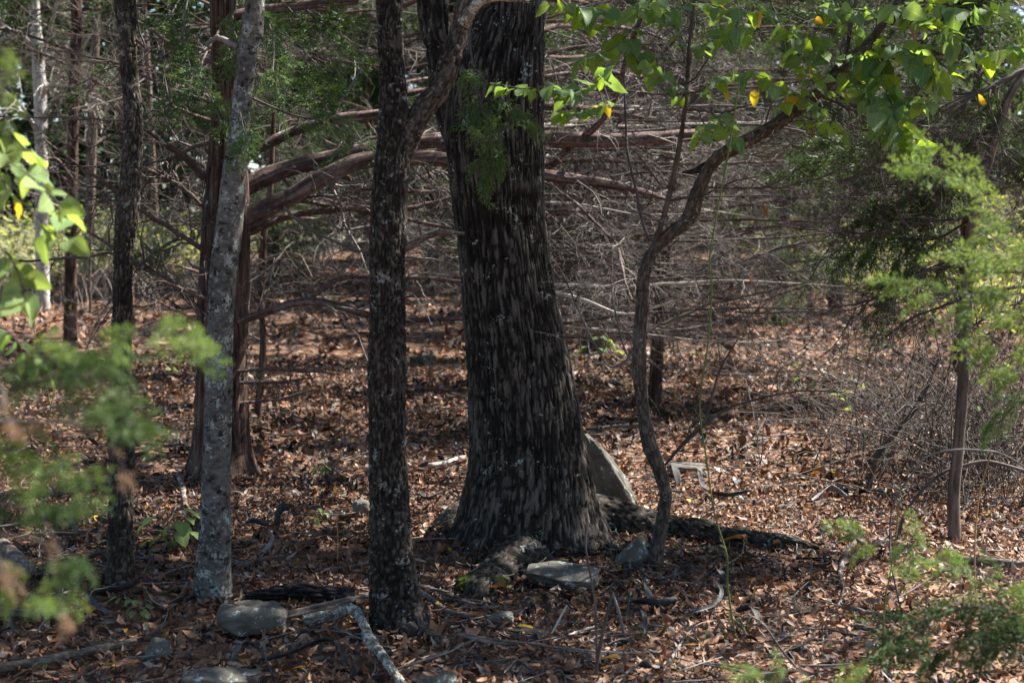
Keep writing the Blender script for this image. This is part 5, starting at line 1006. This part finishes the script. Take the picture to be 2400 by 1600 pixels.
pod([(1378, 1544), (1380, 1582)], 'small flat grey pod by the slanting sticks', 19, 14)
pod([(1424, 1534), (1455, 1527, .01), (1488, 1526)], 'short dark pod on the rotting branch', 20, 15)
pod([(1474, 1462, .03), (1505, 1470, .03), (1514, 1504)], 'dark pod arching over a grass tuft', 21, 14)
pod([(1470, 1602), (1500, 1592, .02), (1528, 1584)], 'broad grey pod half sunk in bright leaves', 22, 26)
pod([(1110, 1572), (1122, 1585), (1136, 1604)], 'flat grey pod below the short lichen stick', 23, 20)
pod([(1184, 1600), (1215, 1592, .03), (1255, 1606)], 'black curled pod at the path of the dark slanting stick', 24, 12)
pod([(1637, 1142, .07), (1652, 1166, .02), (1700, 1178, .01), (1762, 1174, .03)], 'long black pod with an upturned end beyond the crooked sapling', 25, 17)
pod([(1905, 1186), (1944, 1168, .03), (1984, 1178)], 'blue grey pod beside the fallen dark branch', 26, 20, mat='pod_pale')
pod([(1655, 1372), (1680, 1368, .03), (1702, 1378)], 'humped grey pod in open leaves before the mossy root', 27, 20)
pod([(1725, 1452), (1760, 1462, .03), (1785, 1484)], 'grey pod lying by grass in the open leaves', 28, 20)
pod([(1680, 1400, .04), (1690, 1420, .02), (1668, 1438), (1606, 1458)], 'thin twisted black pod in the open leaves', 29, 11)
pod([(372, 1082), (366, 1120), (380, 1160)], 'tall dark pod standing in front of the shaggy cedar', 30, 14, True)
pod([(600, 1052, .05), (612, 1062, .01), (650, 1070)], 'dark pod with a raised tip behind the shaggy cedar foot', 31, 16)
pod([(985, 1176, .03), (1000, 1182), (1038, 1174, .02)], 'dark pod behind the forked trunk', 32, 16)
pod([(1570, 1112, .06), (1582, 1124, .03), (1592, 1150)], 'grey pod curling beside the crooked sapling', 33, 18)
pod([(1720, 1132), (1732, 1146)], 'small pale pod beyond the tall briar stem', 34, 18, mat='pod_pale')
P6 = [PY(1598, 404, Y6 - .3), PY(1625, 402, Y6 - .3), PY(1668, 384, Y6 - .32)]
v, q, t, h = trunk(np.hstack([np.array(P6), [[.003], [.013], [.026]]]), P6[2], b_smooth, 12, .01, 3, scale=.1, fine=2, cap=True); tag(obj('bark_shard', mesh('bark_shard', v, q, t, {'h': h}, mats=[M['char']]), None, P6[2]), 'black pointed shard jutting from the bend of the crooked sapling', 'shard')

# ------------------------------------------------------------------ single bright leaves, seedlings, grass
g = np.random.default_rng(55)
for (px, py, kd, sz, lab) in [(678, 1472, 'yellow', .075, 'yellow leaf propped beside the squat boulder'), (717, 1592, 'yellow', .06, 'yellow oval leaf in front of the long arching pod'), (245, 1587, 'yellow', .075, 'curled yellow leaf near the broad low rock'),
     (1212, 1492, 'yellow', .085, 'yellow green leaf on the low flat stone'), (1449, 1570, 'yellow', .075, 'bright yellow leaf in a sun fleck by the broad pod'), (1367, 1384, 'brown', .13, 'big crumpled brown leaf on the slab end'), (1185, 1400, 'brown', .12, 'big brown leaf curled against the slab end'),
     (1932, 1124, 'brown', .16, 'large rust red curled leaf before the dead stem'), (1026, 1440, 'yellow', .05, 'little orange leaf between two bare roots'), (186, 1450, 'brown', .10, 'broad tan leaf by the hooked pod'), (1750, 1288, 'brown', .12, 'big curled leaf against the long mossy root'),
     (2085, 1450, 'brown', .12, 'pale dry curled leaf by the briar foot'), (1027, 1308, 'brown', .12, 'broad tan leaf behind the ring shaped knot'), (1052, 1302, 'yellow', .05, 'small olive leaf beside the ring shaped knot'), (292, 1498, 'yellow', .04, 'tiny yellow leaf beyond the small tilted stone'), (1025, 1490, 'brown', .12, 'big papery leaf on the forked trunk root')]:
    p = G(px, py); o = bpy.data.objects.new('fallen_leaf', LF[kd][int(g.integers(0, 2))]); COL.objects.link(o)
    o.matrix_world = Matrix.Translation((p[0], p[1], p[2] + .045)) @ orient(norm(np.array([g.normal(), g.normal(), .15])), g, g.uniform(-.5, .5)) @ Matrix.Scale(sz, 4); tag(o, lab, 'leaf')
def seedling(px, py, h, n, size, label, kind='green', seed=0, spread=.12, name='seedling', stem_mat='vine'):
    b = G(px, py); g = np.random.default_rng(seed); t = thing(name, label, 'seedling', b)
    P = np.array([b - [0, 0, .01], b + [.01, 0, h * .5], b + [g.normal() * .02, g.normal() * .02, h]]); P = catmull(np.hstack([P, [[.0025], [.002], [.0012]]]), 5); v, q = tubes(P[None, :, :3], P[None, :, 3], 5, g); obj('stem', mesh('stem', v - b, q, mats=[M[stem_mat]]), t)
    for k in range(n):
        a = k * 2.4 + g.random(); i = int(g.integers(len(P) // 2, len(P))); d = np.array([math.cos(a), math.sin(a) * .6 - .55, g.uniform(-.75, -.1)]); p0 = P[i, :3]; p1 = p0 + norm(d) * spread * g.random()
        v, q = tubes(np.stack([p0, (p0 + p1) / 2 + [0, 0, .006], p1])[None], np.full((1, 3), .001), 4, g); obj('leaf_stalk', mesh('leaf_stalk', v - b, q, mats=[M[stem_mat]]), t)
        leaf(t, b, p1 + [0, 0, .03], d, size * g.uniform(.7, 1.15), kind, g, g.normal(0, .25))
seedling(405, 1290, .2, 12, .11, 'green seedling with oval leaves between the scabby and pale grey trunks', 'pale', seed=1, spread=.16)
seedling(740, 1248, .11, 6, .045, 'tiny pale green seedling in sunlit leaves before the forked trunk', 'pale', 2, .04)
seedling(748, 1120, .09, 6, .05, 'small green sprout in the leaves behind the pale pod', 'green', 3, .05)
seedling(320, 1432, .05, 7, .04, 'low green sprig beside the hooked black pod', 'pale', 4, .06)
seedling(338, 1462, .05, 6, .035, 'low green clover like sprig by a grass blade', 'pale', 5, .05)
seedling(1398, 850, .30, 9, .16, 'yellow green leafy shoot at the foot of the far dark trunk', 'pale', 6, .2)
for k, (px, py, h, sz) in enumerate([(385, 640, .3, .2), (470, 660, .3, .18), (420, 690, .25, .2), (345, 655, .3, .16), (800, 610, .9, .16), (850, 600, .8, .15), (770, 735, .3, .16), (450, 860, .2, .1), (195, 640, .4, .2), (1965, 985, .25, .12), (1885, 950, .35, .14), (400, 880, .18, .1)]):
    b = G(px, py); lab = ['bright green leafy seedling in the open leaves by the meadow', 'bright green leafy seedling among the cedar limbs', 'bright green leafy seedling in the leaf clearing'][0 if k in (0, 1, 2, 3, 8) else 1 if k in (4, 5, 6, 7, 11) else 2]
    g0 = np.random.default_rng(70 + k); t = thing('seedling', lab, 'seedling', b, lab)
    P = catmull(np.array([[*b, .004], [*(b + [.02, 0, h * .5]), .003], [*(b + [g0.normal() * .03, 0, h]), .0015]]), 5); v, q = tubes(P[None, :, :3], P[None, :, 3], 4, g0); obj('stem', mesh('stem', v - b, q, mats=[M['vine']]), t)
    for j in range(9): leaf(t, b, P[int(g0.integers(3, len(P))), :3] + g0.normal(size=3) * .4 * sz, g0.normal(size=3) * [1, 1, .4], sz * g0.uniform(.5, .9), 'pale', g0)
def grass(px, py, n, L, label, seed):
    b = G(px, py); g = np.random.default_rng(seed); t = thing('grass_tuft', label, 'grass', b, label)
    for k in range(n):
        a = g.uniform(0, 6.28); d = np.array([math.cos(a), math.sin(a), 0]); l_ = L * g.uniform(.5, 1.2); s = np.linspace(0, 1, 8)[:, None]; P = d * l_ * .55 * s**1.6 + np.array([0, 0, 1]) * l_ * (s * .9 - .55 * s**2) + d * .01; side = np.array([-d[1], d[0], 0]) * .0022 * (1.05 - s)
        V = np.stack([P - side, P + side], 1).reshape(-1, 3); obj('blade', mesh('blade', V, [[2*j, 2*j+1, 2*j+3, 2*j+2] for j in range(7)], mats=[M['grass']]), t)
for k, (px, py, n, L) in enumerate([(820, 1470, 4, .2), (230, 1240, 5, .35), (240, 1520, 4, .18), (205, 1565, 5, .15), (100, 1580, 6, .16), (1255, 1410, 4, .09), (1030, 1510, 4, .08), (1550, 1350, 4, .14), (1510, 1500, 4, .16), (1750, 1480, 6, .16), (1650, 1520, 5, .18), (1600, 1590, 6, .16), (2040, 1470, 3, .16), (940, 1590, 4, .16), (340, 1470, 3, .2), (175, 1330, 3, .3), (2100, 1590, 5, .15), (1730, 1590, 4, .15)]):
    grass(px, py, n, L, 'small tuft of thin green grass blades in the leaf litter', 500 + k)

# ------------------------------------------------------------------ shrub and junipers close to the camera
b = np.array([-1.75, 3.5, float(gz(-1.75, 3.5))]); sh = thing('leafy_shrub', 'sunlit shrub with large green leaves reaching in beside the slender trunk', 'shrub', b)
for k, (rows, Y, n, sz, kd) in enumerate([([(-120, 330), (20, 380), (100, 440), (165, 520)], (3.5, 3.4), 24, .066, 'green'), ([(-120, 440), (40, 470), (120, 540), (170, 560)], (3.5, 3.3), 20, .066, 'green'), ([(-120, 540), (10, 590), (50, 660), (60, 720)], (3.4, 3.3), 16, .064, 'green'), ([(-120, 700), (0, 760), (60, 820), (90, 860)], (3.4, 3.4), 16, .06, 'narrow'), ([(-120, 400), (-20, 370), (60, 350), (110, 390)], (3.6, 3.6), 16, .064, 'green')]):
    P = np.vstack([[[*(b + [.02 * k, 0, .2 + .15 * k]), .009]], px_path([(a, c_, 5) for a, c_ in rows], Y)]); P[1:, 3] = np.linspace(.005, .002, len(P) - 1)
    g0 = np.random.default_rng(600 + k); o = leafy_twig(sh, b, None, None, n, sz, 600 + k, world=P, yellow=.03, kinds='pale' if kd == 'green' else kd, mat='twig_dark', toward=-.2)
P = catmull(np.array([[*b, .014], [*(b + [.01, .02, .5]), .012], [*(b + [.06, 0, 1.0]), .009]]), 6); v, q = tubes(P[None, :, :3], P[None, :, 3], 8); obj('stem', mesh('stem', v - b, q, None, {'h': np.full(len(v), .5)}, mats=[M['twig_dark']]), sh)
# trailing sprig with small rounded leaves
bb = G(90, 1290); sp_ = thing('trailing_sprig', 'trailing sprig with small round leaves crossing the scabby slender trunk', 'sprig', bb)
leafy_twig(sp_, bb, None, None, 11, .032, 650, world=[[*bb, .003], [*PY(110, 1000, bb[1] - .1), .0025], [*PY(165, 815, bb[1] - .2), .0022], [*PY(220, 835, bb[1] - .25), .0018], [*PY(284, 860, bb[1] - .3), .001]], kinds='pale', yellow=0, mat='vine', toward=-.1)
leafy_twig(sp_, bb, None, None, 10, .03, 651, world=[[*PY(120, 960, bb[1] - .1), .0022], [*PY(60, 655, bb[1] - .3), .002], [*PY(110, 690, bb[1] - .3), .0016], [*PY(182, 720, bb[1] - .3), .001]], kinds='pale', yellow=.1, mat='vine', toward=-.1)

def juniper_bush(loc, label, boughs, seed, h=1.4, main='bright'):
    b = np.array([loc[0], loc[1], float(gz(*loc))]); t = thing('juniper_bush', label, 'juniper', b); g = np.random.default_rng(seed)
    P = catmull(np.array([[*(b - [0, 0, .05]), .02], [*(b + [.02, .01, h * .5]), .014], [*(b + [0, 0, h]), .005]]), 6); v, q = tubes(P[None, :, :3], P[None, :, 3], 8, g); obj('stem', mesh('stem', v - b, q, None, {'h': np.full(len(v), .5)}, mats=[M['cedar']]), t)
    for k, (rows, Y, n, sc, kd) in enumerate(boughs):
        W_ = px_path([(a, c_, 4) for a, c_ in rows], Y); st = b + [0, 0, float(np.clip(W_[0, 2] - .10 - .05 * (k % 3) - b[2], .15, h * .95))]; md_ = (st + W_[0, :3]) / 2 + [0, .05 * ((k % 3) - 1), .05]
        W_ = np.vstack([[*st, .006], [*md_, .005], W_]); W_[:, 3] = np.linspace(.006, .0018, len(W_)); bough(t, b, None, None, int(n * 1.35) + 2, kd, sc, seed * 10 + k, world=W_, tmin=.04, spread=.5)
    for k in range(10):
        bd = np.array([math.cos(k * 2.4), math.sin(k * 2.4), .5]) * .16 * (1.3 - k / 10); A = b + [0, 0, h * (.15 + .08 * k)]; bough(t, b, None, None, 5, main, .36, seed * 10 + 50 + k, world=[[*A, .004], [*(A + bd * .6), .003], [*(A + bd * 1.3 - [0, 0, .01]), .0015]], tmin=.1)
    return t
KJ = 1.32
def far_off(bs, kd, ks, kn): return [(r_, (a * kd, b_ * kd), max(2, int(n_ * kn * (.55 if k_ == 'dead' else 1))), sc_ * ks * (.7 if k_ == 'dead' else 1), k_) for r_, (a, b_), n_, sc_, k_ in bs]
juniper_bush((-1.02 * 1.32, 1.75 * 1.32), 'very blurred young juniper with green sprays and brown dead tips', far_off([
 ([(-60, 880), (100, 830), (240, 790), (330, 775), (420, 785)], (1.75, 1.6), 12, .30, 'bright'), ([(-60, 960), (60, 900), (170, 880), (240, 900)], (1.75, 1.7), 14, .40, 'green'), ([(-60, 1010), (60, 970), (180, 960), (290, 985)], (1.75, 1.55), 13, .36, 'green'),
 ([(-60, 1060), (30, 1050), (110, 1060), (160, 1085)], (1.7, 1.6), 10, .36, 'bright'), ([(120, 990), (200, 1010), (270, 1060), (290, 1110)], (1.6, 1.5), 5, .18, 'dead'), ([(-60, 1180), (40, 1190), (110, 1230), (130, 1290)], (1.7, 1.55), 12, .34, 'green'),
 ([(-60, 1290), (20, 1350), (60, 1390), (90, 1400)], (1.6, 1.5), 8, .26, 'bright'), ([(60, 1260), (120, 1330), (140, 1400), (148, 1450)], (1.6, 1.5), 5, .2, 'dead'), ([(-60, 1240), (-20, 1280), (10, 1340)], (1.5, 1.45), 5, .25, 'dead'), ([(-40, 890), (10, 960), (30, 1000)], (1.6, 1.5), 4, .22, 'dead'), ([(-60, 850), (60, 860), (140, 850), (220, 850)], (1.8, 1.7), 10, .34, 'green'), ([(-50, 60), (-10, 150), (10, 250), (20, 300)], (1.7, 1.7), 5, .2, 'bright')], 1.32, .85, .62), 61, 1.75)
juniper_bush((1.35 * 1.35, 2.75 * 1.35), 'sunlit young juniper with bright green sprays beside the thin straight trunk', far_off([
 ([(2480, 640), (2400, 570), (2330, 500), (2270, 430), (2180, 392)], (2.75, 2.7), 16, .36, 'bright'), ([(2480, 720), (2400, 690), (2320, 690), (2230, 690), (2130, 665)], (2.75, 2.7), 16, .34, 'bright'), ([(2480, 560), (2420, 620), (2350, 600), (2270, 590)], (2.8, 2.8), 12, .36, 'bright'),
 ([(2480, 800), (2400, 760), (2340, 790)], (2.75, 2.8), 9, .34, 'bright'), ([(2480, 960), (2420, 940), (2350, 960), (2320, 990)], (2.9, 3.0), 8, .3, 'green'), ([(2480, 1400), (2380, 1370), (2260, 1330), (2160, 1290), (2030, 1250)], (2.8, 2.7), 18, .36, 'bright'),
 ([(2480, 1480), (2380, 1440), (2280, 1420), (2180, 1450), (2090, 1500)], (2.8, 2.75), 20, .42, 'green'), ([(2480, 1540), (2380, 1500), (2280, 1500), (2180, 1520)], (2.75, 2.7), 16, .42, 'green'), ([(2480, 900), (2430, 860), (2380, 860)], (2.8, 2.8), 7, .3, 'bright')], 1.35, 1.05, .95), 62, 1.6)
juniper_bush((.62, 2.55), 'tip of a low juniper poking up from below the open litter', [([(1900, 1760), (1870, 1660), (1830, 1600), (1790, 1578)], (2.6, 2.6), 9, .22, 'bright'), ([(1950, 1760), (1960, 1690), (1975, 1640)], (2.6, 2.6), 7, .22, 'bright')], 63, .5)

# ------------------------------------------------------------------ underbrush of the sunny clearings and the far wood
def brush(name, label, cat, n, xr, yr, zr, size, seed, mat, clumps=120, spread=(.5, .5, .25), stems=0):
    g = np.random.default_rng(seed); c_ = np.stack([g.uniform(*xr, clumps), g.uniform(*yr, clumps), np.zeros(clumps)], 1); c_[:, 2] = gz(c_[:, 0], c_[:, 1]) + g.uniform(zr[0], zr[1], clumps) * (g.random(clumps)**.6 if zr[1] < 5 else 1)
    v, q = leafcloud(c_, spread, n, size, g, .6); v[:, 2] = np.maximum(v[:, 2], gz(v[:, 0], v[:, 1]) + .01)
    o = obj(name, mesh(name, v, q, mats=[M[mat]], smooth=False)); o['kind'] = 'stuff'; return tag(o, label, cat)
brush('undergrowth', 'sunlit pale green undergrowth of the clearing at the meadow edge', 'undergrowth', 30000, (-24, -6.2), (26, 46), (.05, 1.4), .13, 701, 'bush', 300, (.6, .7, .22))
brush('undergrowth', 'yellow green sunlit bushes in the clearing beyond the thin straight trunk', 'undergrowth', 22000, (5.6, 18), (16.5, 34), (.05, 1.6), .12, 702, 'bush', 200, (.6, .7, .25))
brush('far_wood', 'dense far green wood closing the view behind all the trees', 'far wood', 70000, (-38, 38), (46, 64), (0, 17), .72, 703, 'juniper', 2600, (1.1, 1.1, .9))
g = np.random.default_rng(710); nS = 2600; x = g.uniform(-20, -4.5, nS); y = g.uniform(21, 44, nS); z = gz(x, y); L = g.uniform(.3, 1.3, nS); sN = np.linspace(0, 1, 5)[None, :, None]
P = np.stack([x, y, z], 1)[:, None] + sN * L[:, None, None] * np.array([0, 0, 1.]) + sN**2 * L[:, None, None] * g.normal(size=(nS, 1, 3)) * [.35, .35, .1]
v, q = tubes(P, np.full((nS, 5), .004) * np.linspace(1, .5, 5), 3, g); o = obj('dry_grass', mesh('dry_grass', v, q, mats=[M['twig_pale']])); o['kind'] = 'stuff'; tag(o, 'pale dry grass stalks standing in the clearing at the meadow edge', 'dry grass')
g = np.random.default_rng(704)
for k in range(14):
    x = g.uniform(-15, 15); y = g.uniform(30, 43); b = np.array([x, y, float(gz(x, y))]); t = thing('far_tree', 'distant slim trunk standing in the far wood', 'tree', b, 'distant trunks in the far wood'); ln = g.normal() * .5; r = g.uniform(.06, .14)
    pal = g.random() < .3
    trunk_obj('trunk', t, [[x, y, b[2] - .2, r], [x + ln * .4, y, b[2] + 4, r * .8], [x + ln, y, b[2] + 9, r * .4]], b, b_smooth, M['pale' if pal else 'thin'], ns=12, ds=.2, seed=k, scale=.5)
    for j in range(5):
        A = np.array([x + ln * .3, y, b[2] + g.uniform(1.5, 7)]); a = g.uniform(0, 6.28); d = np.array([math.cos(a), math.sin(a), .3]); L = g.uniform(.8, 2.4)
        limb(t, b, None, None, 'pale' if pal else 'limb', 9, (.3, .9), 3, 8000 + k * 9 + j, 'twig_pale' if pal else 'twig', world=[[*A, .03], [*(A + d * L * .5), .02], [*(A + d * L), .006]])
    if -3 < x < 5: crown(t, b, (x, y, b[2] + 9.5), (2.4, 2.4, 2.), 8, 700, .3, 900 + k, None, zmin=8)
